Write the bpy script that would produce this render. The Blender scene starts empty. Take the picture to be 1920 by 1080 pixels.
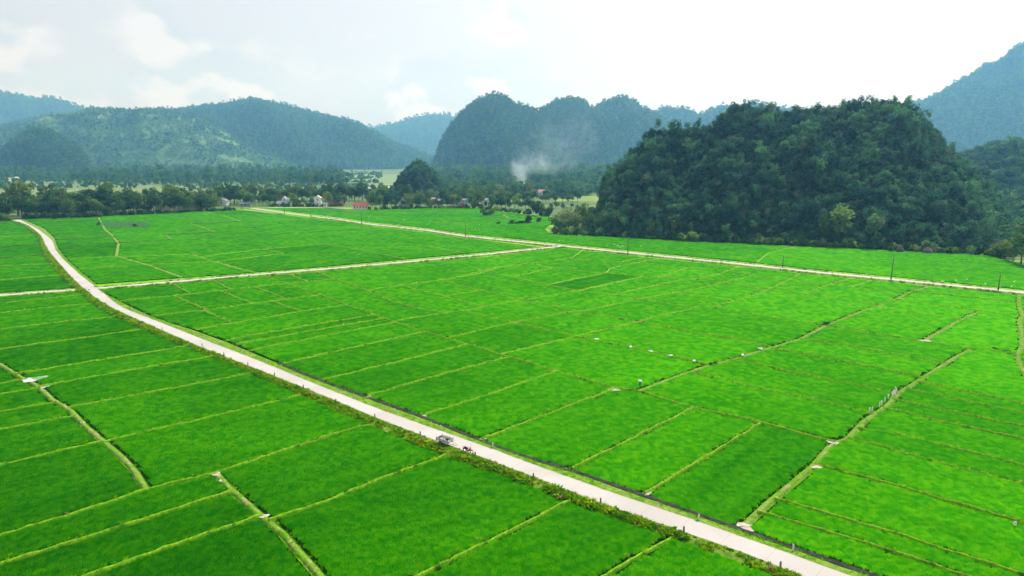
import bpy, bmesh, math, random
import numpy as np
from mathutils import Vector, Matrix
from mathutils.geometry import tessellate_polygon

rng = np.random.default_rng(7)
random.seed(7)
scene = bpy.context.scene
C = scene.collection

# ------------------------------------------------------------------ camera
FPX, CX, CY, CAMH = 1300.0, 960.0, 540.0, 42.0
PITCH = math.atan(240.0 / FPX)
cam_data = bpy.data.cameras.new('camera')
cam_data.sensor_width = 36.0
cam_data.lens = 36.0 * FPX / 1920.0
cam_data.clip_start = 1.0
cam_data.clip_end = 30000.0
cam = bpy.data.objects.new('camera', cam_data)
C.objects.link(cam)
cam.location = (0, 0, CAMH)
cam.rotation_euler = (math.pi / 2 - PITCH, 0, 0)
scene.camera = cam

# ------------------------------------------------------------------ sun, sky, exposure
SUN_EL, SUN_AZ = math.radians(48), math.radians(36)      # azimuth: to the right of the view direction
SUN = Vector((math.sin(SUN_AZ) * math.cos(SUN_EL), math.cos(SUN_AZ) * math.cos(SUN_EL), math.sin(SUN_EL)))
sd = bpy.data.lights.new('sun', 'SUN')
sd.energy = 4.8
sd.angle = math.radians(0.55)
sd.color = (1.0, 0.96, 0.90)
so = bpy.data.objects.new('sun', sd)
C.objects.link(so)
so.rotation_euler = (-SUN).to_track_quat('-Z', 'Y').to_euler()
so.location = (200, 300, 600)

scene.view_settings.view_transform = 'Standard'
scene.view_settings.look = 'None'
scene.view_settings.exposure = 0.25
scene.view_settings.gamma = 1.0
scene.view_settings.use_curve_mapping = False
scene.cycles.volume_bounces = 1
scene.cycles.max_bounces = 5
scene.cycles.diffuse_bounces = 3
scene.cycles.glossy_bounces = 2
scene.cycles.transmission_bounces = 3
scene.cycles.transparent_max_bounces = 8
scene.cycles.volume_max_steps = 128
scene.cycles.use_denoising = True
scene.cycles.caustics_reflective = False
scene.cycles.caustics_refractive = False


class NT:
    """small helper for building node trees"""
    def __init__(s, tree):
        s.t = tree
        s.n = tree.nodes
        s.l = tree.links
    def new(s, typ, ins=None, **kw):
        n = s.n.new(typ)
        for k, v in kw.items():
            setattr(n, k, v)
        for k, v in (ins or {}).items():
            s.put(n.inputs[k], v)
        return n
    def put(s, sock, v):
        if isinstance(v, bpy.types.NodeSocket):
            s.l.new(v, sock)
        else:
            if isinstance(v, (tuple, list)) and len(v) == 3 and sock.type == 'RGBA':
                v = (*v, 1.0)
            sock.default_value = v
    def math(s, op, a, b=0.0, c=0.0, clamp=False):
        n = s.n.new('ShaderNodeMath')
        n.operation = op
        n.use_clamp = clamp
        s.put(n.inputs[0], a); s.put(n.inputs[1], b); s.put(n.inputs[2], c)
        return n.outputs[0]
    def mix(s, f, a, b):
        n = s.n.new('ShaderNodeMix')
        n.data_type = 'RGBA'
        s.put(n.inputs[0], f); s.put(n.inputs[6], a); s.put(n.inputs[7], b)
        return n.outputs[2]
    def ramp(s, f, lo, hi, a=0.0, b=1.0):
        n = s.n.new('ShaderNodeMapRange')
        n.interpolation_type = 'SMOOTHSTEP'
        s.put(n.inputs[0], f); s.put(n.inputs[1], lo); s.put(n.inputs[2], hi); s.put(n.inputs[3], a); s.put(n.inputs[4], b)
        return n.outputs[0]
    def noise(s, vec, scale, detail=4.0, rough=0.55, dist=0.0):
        n = s.n.new('ShaderNodeTexNoise')
        if vec is not None:
            s.put(n.inputs['Vector'], vec)
        n.inputs['Scale'].default_value = scale
        n.inputs['Detail'].default_value = detail
        n.inputs['Roughness'].default_value = rough
        n.inputs['Distortion'].default_value = dist
        return n.outputs['Fac']


def build_world():
    w = bpy.data.worlds.new('World')
    scene.world = w
    w.use_nodes = True
    t = NT(w.node_tree)
    t.n.clear()
    sky = t.new('ShaderNodeTexSky', sky_type='NISHITA', sun_disc=False)
    sky.sun_elevation = SUN_EL
    sky.sun_rotation = SUN_AZ
    sky.altitude = 50
    sky.dust_density = 3.0
    sky.air_density = 1.0
    clear = t.new('ShaderNodeVectorMath', operation='SCALE')
    t.put(clear.inputs[0], sky.outputs[0]); clear.inputs['Scale'].default_value = 0.09
    tc = t.new('ShaderNodeTexCoord')
    d = tc.outputs['Generated']
    sun = t.new('ShaderNodeVectorMath', operation='DOT_PRODUCT')
    t.put(sun.inputs[0], d); sun.inputs[1].default_value = SUN
    toward = t.math('MAXIMUM', sun.outputs['Value'], 0.0)
    glow = t.math('POWER', toward, 3.0)
    # thin bright veil, whiter towards the sun
    veil = t.mix(t.ramp(glow, 0.0, 0.62), (0.635, 0.645, 0.685), (0.93, 0.89, 0.88))
    # cumulus banks: noise on the direction, flattened
    mp = t.new('ShaderNodeMapping')
    t.put(mp.inputs['Vector'], d)
    mp.inputs['Scale'].default_value = (1.0, 1.0, 1.45)
    mp.inputs['Location'].default_value = (1.7, 0.4, 0.9)
    n1 = t.noise(mp.outputs[0], 6.0, 8.0, 0.5, 0.1)
    mp2 = t.new('ShaderNodeMapping')
    t.put(mp2.inputs['Vector'], d)
    mp2.inputs['Scale'].default_value = (1.0, 1.0, 1.45)
    mp2.inputs['Location'].default_value = (1.7 - 0.018, 0.4, 0.9 - 0.035)
    n2 = t.noise(mp2.outputs[0], 6.0, 8.0, 0.5, 0.1)
    sep = t.new('ShaderNodeSeparateXYZ'); t.put(sep.inputs[0], d)
    low = t.ramp(sep.outputs['Z'], 0.23, 0.06)
    thresh = t.math('MULTIPLY_ADD', low, -0.23, 0.585)
    mass = t.ramp(t.math('SUBTRACT', n1, thresh), 0.0, 0.15)
    lit = t.ramp(t.math('SUBTRACT', n2, n1), -0.05, 0.035)
    cloud = t.mix(lit, (0.86, 0.83, 0.815), (0.59, 0.62, 0.67))
    cloud = t.mix(t.ramp(glow, 0.15, 0.6), cloud, (0.93, 0.89, 0.88))
    layer = t.mix(t.math('MULTIPLY', mass, 0.7), veil, cloud)
    full = t.mix(0.90, clear.outputs[0], layer)
    bg = t.new('ShaderNodeBackground', {'Color': full, 'Strength': 1.0})
    out = t.new('ShaderNodeOutputWorld')
    t.l.new(bg.outputs[0], out.inputs['Surface'])


build_world()

# ------------------------------------------------------------------ geometry helpers
SP, CP = math.sin(PITCH), math.cos(PITCH)


def ray(px, py):
    xc, yc = (px - CX) / FPX, -(py - CY) / FPX
    return np.array([xc, CP + yc * SP, -SP + yc * CP])


def G(px, py, z=0.0):
    """photo pixel -> point of the level ground at height z"""
    d = ray(px, py)
    t = (z - CAMH) / d[2]
    return np.array([d[0] * t, d[1] * t, z])


def AT(px, py, Y):
    """photo pixel -> point at distance Y in front of the camera"""
    d = ray(px, py)
    t = Y / d[1]
    return np.array([d[0] * t, Y, CAMH + d[2] * t])


def proj(p):
    p = np.asarray(p, float)
    x, y, z = p[..., 0], p[..., 1], p[..., 2] - CAMH
    dep = y * CP - z * SP
    up = y * SP + z * CP
    return CX + FPX * x / dep, CY - FPX * up / dep, dep


def vnoise(x, y, seed=0):
    """smooth value noise in [0,1] for arrays"""
    x = np.asarray(x, float); y = np.asarray(y, float)
    xi, yi = np.floor(x).astype(np.int64), np.floor(y).astype(np.int64)
    xf, yf = x - xi, y - yi
    def h(a, b):
        v = (a * 374761393 + b * 668265263 + seed * 974634777) & 0xFFFFFFFF
        v = ((v ^ (v >> 13)) * 1274126177) & 0xFFFFFFFF
        v = v ^ (v >> 16)
        return (v & 0xFFFF) / 65535.0
    u, v = xf * xf * (3 - 2 * xf), yf * yf * (3 - 2 * yf)
    return (h(xi, yi) * (1 - u) + h(xi + 1, yi) * u) * (1 - v) + (h(xi, yi + 1) * (1 - u) + h(xi + 1, yi + 1) * u) * v


def fbm(x, y, seed=0, octaves=4):
    s, a, f, tot = 0.0, 1.0, 1.0, 0.0
    for o in range(octaves):
        s = s + a * vnoise(x * f, y * f, seed + o * 17)
        tot += a
        a *= 0.5
        f *= 2.03
    return s / tot


def make_mesh(name, verts, faces, mats=None, smooth=False, fmat=None):
    m = bpy.data.meshes.new(name)
    verts = np.asarray(verts, float)
    if isinstance(faces, np.ndarray) and faces.ndim == 2 and len(faces):
        k = faces.shape[1]
        m.vertices.add(len(verts)); m.vertices.foreach_set('co', verts.astype(np.float32).ravel())
        m.loops.add(faces.size); m.loops.foreach_set('vertex_index', faces.astype(np.int32).ravel())
        m.polygons.add(len(faces))
        m.polygons.foreach_set('loop_start', np.arange(0, faces.size, k, dtype=np.int32))
    else:
        m.from_pydata([tuple(v) for v in verts], [], [tuple(int(i) for i in f) for f in faces])
    for mt in (mats if isinstance(mats, (list, tuple)) else [mats]):
        if mt is not None:
            m.materials.append(mt)
    if fmat is not None:
        m.polygons.foreach_set('material_index', np.asarray(fmat, dtype=np.int32))
    m.update(calc_edges=True)
    m.validate()
    if smooth:
        m.polygons.foreach_set('use_smooth', np.ones(len(m.polygons), dtype=bool))
    return m


def link(name, data, parent=None, loc=None, rz=None, scale=None):
    o = bpy.data.objects.new(name, data)
    C.objects.link(o)
    if parent is not None:
        o.parent = parent
    if loc is not None:
        o.location = [float(v) for v in loc]
    if rz is not None:
        o.rotation_euler = (0, 0, float(rz))
    if scale is not None:
        o.scale = (scale,) * 3 if np.isscalar(scale) else scale
    return o


def tag(o, label=None, cat=None, group=None, kind=None):
    if label: o['label'] = label
    if cat: o['category'] = cat
    if group: o['group'] = group
    if kind: o['kind'] = kind
    return o


def thing(name, label, cat, loc=(0, 0, 0), rz=0.0, group=None, scale=None):
    return tag(link(name, None, None, loc, rz, scale), label, cat, group)


class MB:
    """collects simple solids into one mesh"""
    def __init__(s):
        s.v, s.f, s.m = [], [], []
    def add(s, verts, faces, mi=0):
        o = len(s.v)
        s.v += [tuple(map(float, q)) for q in verts]
        s.f += [tuple(i + o for i in f) for f in faces]
        s.m += [mi] * len(faces)
        return s
    def box(s, c, size, rot=None, mi=0, taper=1.0):
        hx, hy, hz = size[0] / 2, size[1] / 2, size[2] / 2
        v = [Vector((x * hx * (taper if z > 0 else 1), y * hy * (taper if z > 0 else 1), z * hz)) for z in (-1, 1) for y in (-1, 1) for x in (-1, 1)]
        if rot is not None:
            v = [rot @ q for q in v]
        v = [q + Vector(c) for q in v]
        return s.add(v, [(0, 2, 3, 1), (4, 5, 7, 6), (0, 1, 5, 4), (2, 6, 7, 3), (0, 4, 6, 2), (1, 3, 7, 5)], mi)
    def tube(s, pts, radii, n=6, mi=0, caps=True):
        pts = [Vector(p) for p in pts]
        if np.isscalar(radii): radii = [radii] * len(pts)
        rings = []
        for i, p in enumerate(pts):
            t = (pts[min(i + 1, len(pts) - 1)] - pts[max(i - 1, 0)]).normalized()
            a = t.orthogonal().normalized() if i == 0 else (prev - t * prev.dot(t)).normalized()
            prev = a
            b = t.cross(a)
            rings.append([p + (a * math.cos(k * 2 * math.pi / n) + b * math.sin(k * 2 * math.pi / n)) * radii[i] for k in range(n)])
        v = [q for r in rings for q in r]
        f = [(i * n + k, i * n + (k + 1) % n, (i + 1) * n + (k + 1) % n, (i + 1) * n + k) for i in range(len(pts) - 1) for k in range(n)]
        if caps:
            f += [tuple(range(n - 1, -1, -1)), tuple(range((len(pts) - 1) * n, len(pts) * n))]
        return s.add(v, f, mi)
    def torus(s, c, R, r, axis='Y', n=14, k=6, mi=0):
        v, f = [], []
        for i in range(n):
            a = i * 2 * math.pi / n
            for j in range(k):
                b = j * 2 * math.pi / k
                q = (R + r * math.cos(b)) * math.cos(a), r * math.sin(b), (R + r * math.cos(b)) * math.sin(a)
                if axis == 'Z': q = (q[0], q[2], q[1])
                v.append((q[0] + c[0], q[1] + c[1], q[2] + c[2]))
                f.append((i * k + j, i * k + (j + 1) % k, ((i + 1) % n) * k + (j + 1) % k, ((i + 1) % n) * k + j))
        return s.add(v, f, mi)
    def blob(s, c, r, n=10, k=6, mi=0, jit=0.0, seed=0):
        rr = random.Random(seed)
        v = [(c[0], c[1], c[2] + r[2])]
        for i in range(1, k):
            th = math.pi * i / k
            for j in range(n):
                a = 2 * math.pi * j / n
                q = 1 + jit * (rr.random() - 0.5)
                v.append((c[0] + r[0] * q * math.sin(th) * math.cos(a), c[1] + r[1] * q * math.sin(th) * math.sin(a), c[2] + r[2] * q * math.cos(th)))
        v.append((c[0], c[1], c[2] - r[2]))
        f = [(0, 1 + j, 1 + (j + 1) % n) for j in range(n)]
        for i in range(k - 2):
            f += [(1 + i * n + j, 1 + (i + 1) * n + j, 1 + (i + 1) * n + (j + 1) % n, 1 + i * n + (j + 1) % n) for j in range(n)]
        b = 1 + (k - 2) * n
        f += [(b + (j + 1) % n, b + j, len(v) - 1) for j in range(n)]
        return s.add(v, f, mi)
    def mesh(s, name, mats, smooth=False):
        return make_mesh(name, s.v, s.f, mats, smooth, s.m)
    def build(s, name, mats, parent=None, smooth=False, **kw):
        return link(name, s.mesh(name, mats, smooth), parent, **kw)


def copy_tree(o, parent=None):
    c = o.copy()
    C.objects.link(c)
    c.parent = parent
    for ch in list(o.children):
        copy_tree(ch, c)
    return c


# ------------------------------------------------------------------ materials
def new_mat(name):
    m = bpy.data.materials.new(name)
    m.use_nodes = True
    t = NT(m.node_tree)
    t.n.clear()
    return m, t


def finish(t, shader):
    out = t.new('ShaderNodeOutputMaterial')
    t.l.new(shader, out.inputs['Surface'])


def mat_plain(name, col, rough=0.8, vary=0.15, scale=2.0, metal=0.0, bump=0.0, col2=None, spec=0.3):
    m, t = new_mat(name)
    tc = t.new('ShaderNodeTexCoord')
    f = t.noise(tc.outputs['Object'], scale, 5.0, 0.6)
    a = tuple(c * (1 - vary) for c in col)
    b = col2 if col2 else tuple(min(1, c * (1 + vary)) for c in col)
    cc = t.mix(t.ramp(f, 0.3, 0.7), a, b)
    p = t.new('ShaderNodeBsdfPrincipled', {'Base Color': cc, 'Roughness': rough, 'Metallic': metal, 'Specular IOR Level': spec})
    if bump:
        bn = t.new('ShaderNodeBump', {'Height': f, 'Strength': bump, 'Distance': 0.1})
        t.l.new(bn.outputs[0], p.inputs['Normal'])
    finish(t, p.outputs[0])
    return m


def mat_leaf(name, col, trans_col, trans=0.35, var=0.35, hue=0.03, tone=None, warm=None, dead=None):
    """leaf: diffuse front, light let through; every plant and leaf a little different"""
    m, t = new_mat(name)
    oi = t.new('ShaderNodeObjectInfo')
    gi = t.new('ShaderNodeNewGeometry')
    r1, r2 = oi.outputs['Random'], gi.outputs['Random Per Island']
    def shade(c):
        hs = t.new('ShaderNodeHueSaturation')
        hs.inputs['Color'].default_value = (*c, 1)
        t.put(hs.inputs['Hue'], t.math('MULTIPLY_ADD', r1, -hue * 2, 0.5 + hue))
        v = t.math('MULTIPLY_ADD', r2, var, 1 - var / 2)
        v = t.math('MULTIPLY', v, t.math('MULTIPLY_ADD', r1, var * 1.2, 1 - var * 0.6))
        t.put(hs.inputs['Value'], v)
        o = hs.outputs[0]
        if tone:
            at = t.new('ShaderNodeAttribute', attribute_type='INSTANCER', attribute_name='tone')
            hi = tuple(a * b for a, b in zip(c, tone[1])); lo = tuple(a * b for a, b in zip(c, tone[0]))
            grade = t.mix(at.outputs['Fac'], tone[0], tone[1])
            mm = t.new('ShaderNodeMix', data_type='RGBA', blend_type='MULTIPLY')
            mm.inputs[0].default_value = 1.0
            t.put(mm.inputs[6], o); t.put(mm.inputs[7], grade)
            o = mm.outputs[2]
        if dead:
            o = t.mix(t.ramp(r1, dead[0], dead[0] + 0.04), o, dead[1])
        return o
    dif = t.new('ShaderNodeBsdfDiffuse', {'Color': shade(col)})
    trn = t.new('ShaderNodeBsdfTranslucent', {'Color': shade(trans_col)})
    mx = t.new('ShaderNodeMixShader', {0: trans})
    t.l.new(dif.outputs[0], mx.inputs[1]); t.l.new(trn.outputs[0], mx.inputs[2])
    finish(t, mx.outputs[0])
    return m

# ------------------------------------------------------------------ the plan of the paddies
# every line is a field boundary seen in the photo, given in photo pixels and laid on the level ground
ROAD_L = [(24, 412), (55, 425), (77.5, 442.5), (87.5, 465), (105, 486), (130, 515), (157, 541), (190, 566), (240, 591), (300, 617), (380, 652), (480, 691), (617, 745), (700, 781), (788, 815), (890, 852), (999, 892), (1126, 944), (1282, 998), (1440, 1048), (1507, 1080), (1800, 1210)]
ROAD_R = [(37.5, 412), (72, 430), (97.5, 450), (105, 470), (120, 487.5), (150, 515), (183, 540), (225, 575), (312, 609), (410, 647.5), (480, 674), (620, 732), (700, 763), (826, 808), (923, 841), (1000, 872), (1159, 927), (1245, 954), (1440, 1026), (1590, 1078), (1980, 1215)]
HARD = {
    'LV': [(150, 548), (175, 570), (215, 595), (270, 619), (350, 651), (400, 671), (472, 702), (565, 743), (693, 799), (830, 855), (960, 898), (1054, 938), (1250, 1007), (1440, 1077), (1520, 1108), (1860, 1245), (2060, 1330)],
    'RV': [(188, 546), (227, 566), (287, 595), (370, 621), (425, 641), (480, 664), (532, 685), (605, 715), (692, 746), (795, 782), (905, 827), (1000, 862), (1075, 882), (1210, 930), (1384, 991), (1440, 1011), (1628, 1076), (1760, 1120), (2060, 1219), (2240, 1285)],
    'LV2': [(22, 414), (47, 424), (69, 441), (78, 460), (84, 480), (107, 508), (137, 540)],
    'RV2': [(45, 412), (84, 429), (102, 446), (109, 465), (126, 487), (152, 510), (182, 533)],
    'CTl': [(-280, 569), (0, 549.5), (137, 540)],
    'CBl': [(-280, 581), (0, 559), (150, 548)],
    'CTt': [(182, 533), (440, 514), (600, 501), (920, 472), (1005, 463)],
    'CTb': [(188, 546), (440, 524), (600, 511), (920, 482), (1050, 466)],
    'FRb': [(1050, 466), (1180, 480), (1280, 491), (1410, 504), (1530, 517), (1670, 531), (1800, 545), (1920, 556), (2240, 588)],
    'FRbL': [(462, 395), (550, 406), (640, 416), (700, 425.5), (800, 437), (873, 447.5), (1005, 463)],
    'FRt': [(488, 389.5), (550, 397.5), (640, 408), (700, 417), (800, 427.5), (873, 438.5), (1045, 456), (1180, 469.5), (1280, 479.5), (1410, 492.5), (1530, 505.5), (1670, 518.5), (1800, 531.5), (1920, 543.5), (2240, 575)],
    'VBl': [(-280, 423), (-10, 416), (22, 414)],
    'VB': [(45, 412), (100, 409.5), (180, 407), (270, 402), (340, 398), (440, 394.5), (462, 395)],
    'TB': [(488, 389.5), (520, 391), (610, 391), (650, 396), (700, 394), (760, 392), (830, 390), (900, 391), (960, 400), (1000, 404), (1045, 409), (1040, 415), (1020, 430), (1030, 437), (1060, 442), (1130, 444), (1200, 448), (1300, 454), (1400, 458), (1500, 463), (1600, 467), (1700, 472), (1760, 475), (1820, 478), (1860, 481), (1885, 488), (1910, 497), (2240, 530)],
    'BOX': [(-265, 415), (-265, 1320), (2200, 1320), (2200, 520)],
}
# s: grassy bund, p: trodden earth path on a wide bund, d: step between two levels, its shade put into a dark colour, f: free-standing short bund
SOFT = [
    ('s', [(0, 571), (160, 554)]), ('s', [(0, 589), (100, 577.5), (178, 571)]), ('s', [(0, 620), (125, 605), (217, 596)]),
    ('s', [(0, 657), (125, 640), (272, 619)]), ('s', [(45, 701), (225, 672), (350, 651)]), ('s', [(90, 725), (225, 700), (402, 670)]),
    ('s', [(135, 766), (275, 740), (475, 702)]), ('s', [(200, 830), (331, 800), (480, 765), (567, 743)]),
    ('p', [(0, 684), (42, 710), (72, 726), (100, 752), (132, 770), (159, 800), (187, 823), (219, 850), (250, 881), (275, 920)]),
    ('s', [(0, 722), (43, 715)]), ('s', [(0, 742), (60, 732)]), ('s', [(0, 776), (102, 757)]), ('s', [(0, 809), (130, 784)]), ('s', [(0, 876), (187, 832)]),
    ('s', [(0, 1008), (200, 948), (272, 922), (390, 894), (500, 859), (600, 826), (640, 812), (690, 800)]),
    ('s', [(0, 1062), (244, 986), (434, 925)]), ('s', [(175, 1080), (312, 1031), (490, 970)]),
    ('p', [(409, 894), (437, 923), (490, 969), (531, 1003), (594, 1075), (600, 1082)]),
    ('s', [(525, 973), (600, 947), (690, 911), (760, 885), (832, 858)]), ('s', [(792, 1080), (900, 1028), (1020, 967), (1065, 945)]), ('s', [(1137, 1082), (1200, 1045), (1258, 1013)]),
    # between the main road and the far road
    ('s', [(227, 565), (330, 556), (440, 544), (532, 534), (620, 526)]), ('s', [(290, 594), (385, 584), (480, 570), (580, 558), (605, 553)]),
    ('s', [(365, 621), (480, 601), (562, 586), (655, 573)]), ('s', [(425, 640), (480, 630), (695, 593)]), ('s', [(450, 647), (480, 641), (715, 600)]),
    ('s', [(465, 660), (480, 657), (737, 607)]), ('s', [(530, 684), (680, 650), (798, 624)]), ('s', [(607, 714), (750, 680), (875, 648)]),
    ('s', [(692, 744), (805, 711), (955, 671)]), ('s', [(795, 781), (900, 748), (960, 727), (1043, 699)]),
    ('s', [(905, 826), (1000, 789), (1095, 753), (1152, 732)]), ('s', [(1075, 880), (1165, 835), (1255, 790), (1300, 766)]), ('s', [(1210, 928), (1336, 852), (1420, 799)]),
    ('p', [(1390, 993), (1440, 946), (1528, 873), (1561, 833), (1590, 824), (1622, 790), (1665, 761), (1682, 740), (1727, 712), (1790, 672), (1820, 656)]),
    ('s', [(587, 508), (622, 523), (690, 547), (730, 565), (792, 583), (835, 588), (870, 585), (905, 577), (982, 565), (1092, 545), (1200, 521)]),
    ('s', [(492, 518), (532, 532), (600, 554), (652, 574), (700, 591), (740, 605), (797, 624), (875, 647), (950, 670), (1037, 696), (1155, 731), (1197, 735), (1297, 766), (1385, 785), (1440, 798), (1563, 831)]),
    ('s', [(537, 514), (575, 528)]), ('s', [(480, 540), (535, 561)]), ('s', [(512, 567), (562, 585)]), ('s', [(327, 556), (387, 583)]), ('s', [(382, 585), (437, 608)]),
    ('s', [(400, 527), (432, 543)]), ('s', [(412, 547), (475, 571)]), ('s', [(325, 534), (357, 552)]),
    ('s', [(742, 604), (840, 588)]), ('s', [(840, 636), (962, 607), (1075, 586), (1092, 585), (1200, 563), (1300, 545), (1347, 533), (1405, 520)]),
    ('s', [(870, 586), (960, 606), (1075, 632), (1200, 658), (1328, 686)]),
    ('s', [(945, 665), (1075, 634), (1192, 606), (1305, 579), (1337, 577), (1390, 563), (1432, 548)]),
    ('s', [(752, 537), (905, 576)]), ('s', [(690, 546), (752, 537), (825, 527), (890, 517), (925, 506)]),
    ('s', [(825, 527), (960, 560), (1085, 586), (1197, 606), (1300, 625), (1400, 642), (1440, 651)]), ('s', [(832, 557), (905, 546)]),
    ('s', [(895, 508), (960, 521), (1020, 535), (1085, 547), (1172, 558), (1207, 564), (1300, 578)]),
    ('s', [(1025, 536), (1135, 514), (1143, 505), (1183, 496), (1235, 487)]), ('s', [(1035, 504), (1117, 513), (1135, 514), (1207, 520), (1300, 527), (1355, 532), (1440, 546), (1505, 553), (1650, 573)]),
    ('s', [(1150, 554), (1265, 529)]), ('s', [(1272, 552), (1380, 567)]), ('s', [(1295, 527), (1345, 516), (1380, 503)]),
    ('s', [(960, 521), (1035, 504), (995, 495), (950, 488), (925, 481)]), ('s', [(895, 508), (985, 496), (1072, 485), (1090, 472)]),
    ('s', [(800, 531), (850, 523), (902, 510)]), ('s', [(1162, 492), (1210, 484)]), ('s', [(1060, 486), (1162, 492), (1280, 503), (1400, 514), (1440, 527), (1555, 536), (1700, 550)]),
    ('s', [(1237, 521), (1285, 505)]), ('s', [(1085, 547), (1207, 520)]), ('s', [(1432, 548), (1470, 531), (1500, 515)]),
    ('p', [(1197, 735), (1270, 707), (1330, 686), (1385, 672), (1440, 655), (1500, 637), (1547, 612), (1615, 585), (1677, 564), (1702, 550), (1742, 538)]),
    ('s', [(1547, 612), (1730, 642), (1820, 656), (1850, 656), (1907, 669)]), ('p', [(1730, 642), (1800, 601), (1837, 585)]),
    ('s', [(1640, 577), (1800, 601)]), ('s', [(1680, 563), (1837, 585), (1914, 595)]), ('s', [(1710, 548), (1912, 569)]),
    ('p', [(1912, 556), (1911, 570), (1917, 592), (1912, 602), (1916, 632), (1917, 650), (1907, 669), (1915, 690), (1940, 730), (1990, 800), (2070, 900), (2190, 1060)]),
    ('s', [(1502, 637), (1640, 660), (1770, 684)]), ('s', [(1450, 655), (1717, 707), (1730, 711)]), ('s', [(1372, 677), (1440, 690), (1565, 717), (1684, 739)]),
    ('s', [(1300, 702), (1440, 735), (1540, 755), (1634, 779)]), ('s', [(1722, 718), (1920, 760)]), ('s', [(1700, 731), (1920, 778)]),
    ('s', [(1674, 750), (1800, 778), (1920, 803)]), ('s', [(1658, 767), (1752, 790), (1920, 828)]), ('s', [(1609, 805), (1663, 813), (1920, 876)]),
    ('s', [(1588, 824), (1749, 868), (1920, 913)]), ('s', [(1528, 874), (1671, 911), (1920, 985)]), ('s', [(1452, 938), (1590, 978), (1698, 1010), (1789, 1040), (1910, 1080)]),
    ('s', [(1415, 965), (1440, 968), (1628, 1024), (1794, 1080)]), ('s', [(1337, 578), (1440, 596), (1547, 611)]), ('s', [(1505, 553), (1555, 535), (1605, 522)]),
    ('s', [(1595, 540), (1637, 527)]),
    # far side, left
    ('d', [(107, 451), (207, 445), (225, 446)]), ('d', [(110, 464), (220, 457), (322, 450)]), ('s', [(126, 487), (217, 482)]),
    ('p', [(190, 418), (197, 431), (210, 442), (222, 457), (220, 472), (217, 481), (225, 483), (275, 497), (342, 521)]),
    ('s', [(152, 506), (275, 498), (420, 491)]), ('s', [(222, 484), (345, 478), (365, 477)]), ('p', [(347, 451), (337, 460), (315, 469), (347, 477), (362, 479), (430, 499), (475, 511)]),
    ('d', [(347, 451), (425, 446), (520, 441)]), ('s', [(305, 437), (322, 450)]), ('d', [(307, 436), (480, 427)]), ('d', [(317, 441), (410, 436)]),
    ('s', [(380, 482), (480, 470), (600, 459), (700, 449)]), ('s', [(410, 491), (480, 483), (535, 476)]), ('d', [(110, 417), (175, 414)]), ('d', [(237, 411), (290, 409)]),
    ('d', [(335, 407), (390, 405)]), ('d', [(342, 421), (465, 416)]), ('d', [(422, 404), (480, 401), (530, 402)]), ('s', [(360, 421), (402, 435)]), ('s', [(380, 397), (415, 404), (470, 422)]),
    ('s', [(440, 460), (532, 476)]), ('p', [(557, 475), (585, 485), (540, 492), (440, 501)]), ('s', [(560, 451), (660, 467), (722, 479), (760, 487)]),
    ('d', [(500, 442), (605, 435), (700, 431)]), ('s', [(600, 471), (665, 486), (690, 491)]), ('f', [(750, 452), (762, 457)]), ('s', [(850, 446), (910, 457), (890, 462)]), ('s', [(660, 467), (800, 463), (865, 475)]),
    ('d', [(0, 464), (77, 460)]), ('d', [(0, 486), (85, 479)]), ('s', [(0, 500), (97, 496)]), ('s', [(0, 527), (117, 517)]), ('f', [(30, 499), (46, 519)]), ('d', [(0, 420), (35, 419)]), ('s', [(0, 445), (71, 441)]),
    # far side, beyond the far road
    ('f', [(1659, 507), (1776, 478)]), ('f', [(1717, 512), (1796, 490)]), ('f', [(1767, 519), (1809, 506)]), ('f', [(1807, 521), (1844, 509)]), ('f', [(1859, 509), (1882, 500)]),
    ('f', [(1872, 527), (1896, 514)]), ('f', [(1554, 478), (1594, 467)]), ('s', [(1533, 491), (1604, 486), (1674, 480)]), ('f', [(1606, 512), (1631, 505)]), ('f', [(1764, 530), (1780, 521)]), ('f', [(1803, 503), (1833, 494)]),
    ('f', [(1251, 475), (1333, 464)]), ('f', [(1320, 483), (1390, 468)]), ('f', [(1421, 492), (1493, 475)]), ('f', [(1130, 452), (1245, 462)]),
    ('p', [(1030, 424), (995, 426), (990, 429), (1000, 434), (1060, 446), (1110, 455)]), ('d', [(800, 414), (850, 416), (905, 415), (947, 411)]), ('f', [(740, 423), (800, 414)]),
    ('f', [(727, 404), (790, 411)]), ('d', [(560, 398), (620, 396), (650, 397)]), ('d', [(905, 405), (945, 402), (1000, 404)]), ('s', [(945, 404), (955, 411), (1030, 417)]), ('s', [(1480, 466), (1440, 476), (1420, 492)]),
]


def seg_hit(p, q, a, b):
    r, s = (q[0] - p[0], q[1] - p[1]), (b[0] - a[0], b[1] - a[1])
    den = r[0] * s[1] - r[1] * s[0]
    if abs(den) < 1e-12: return None
    w = (a[0] - p[0], a[1] - p[1])
    t, u = (w[0] * s[1] - w[1] * s[0]) / den, (w[0] * r[1] - w[1] * r[0]) / den
    return t, u


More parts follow.
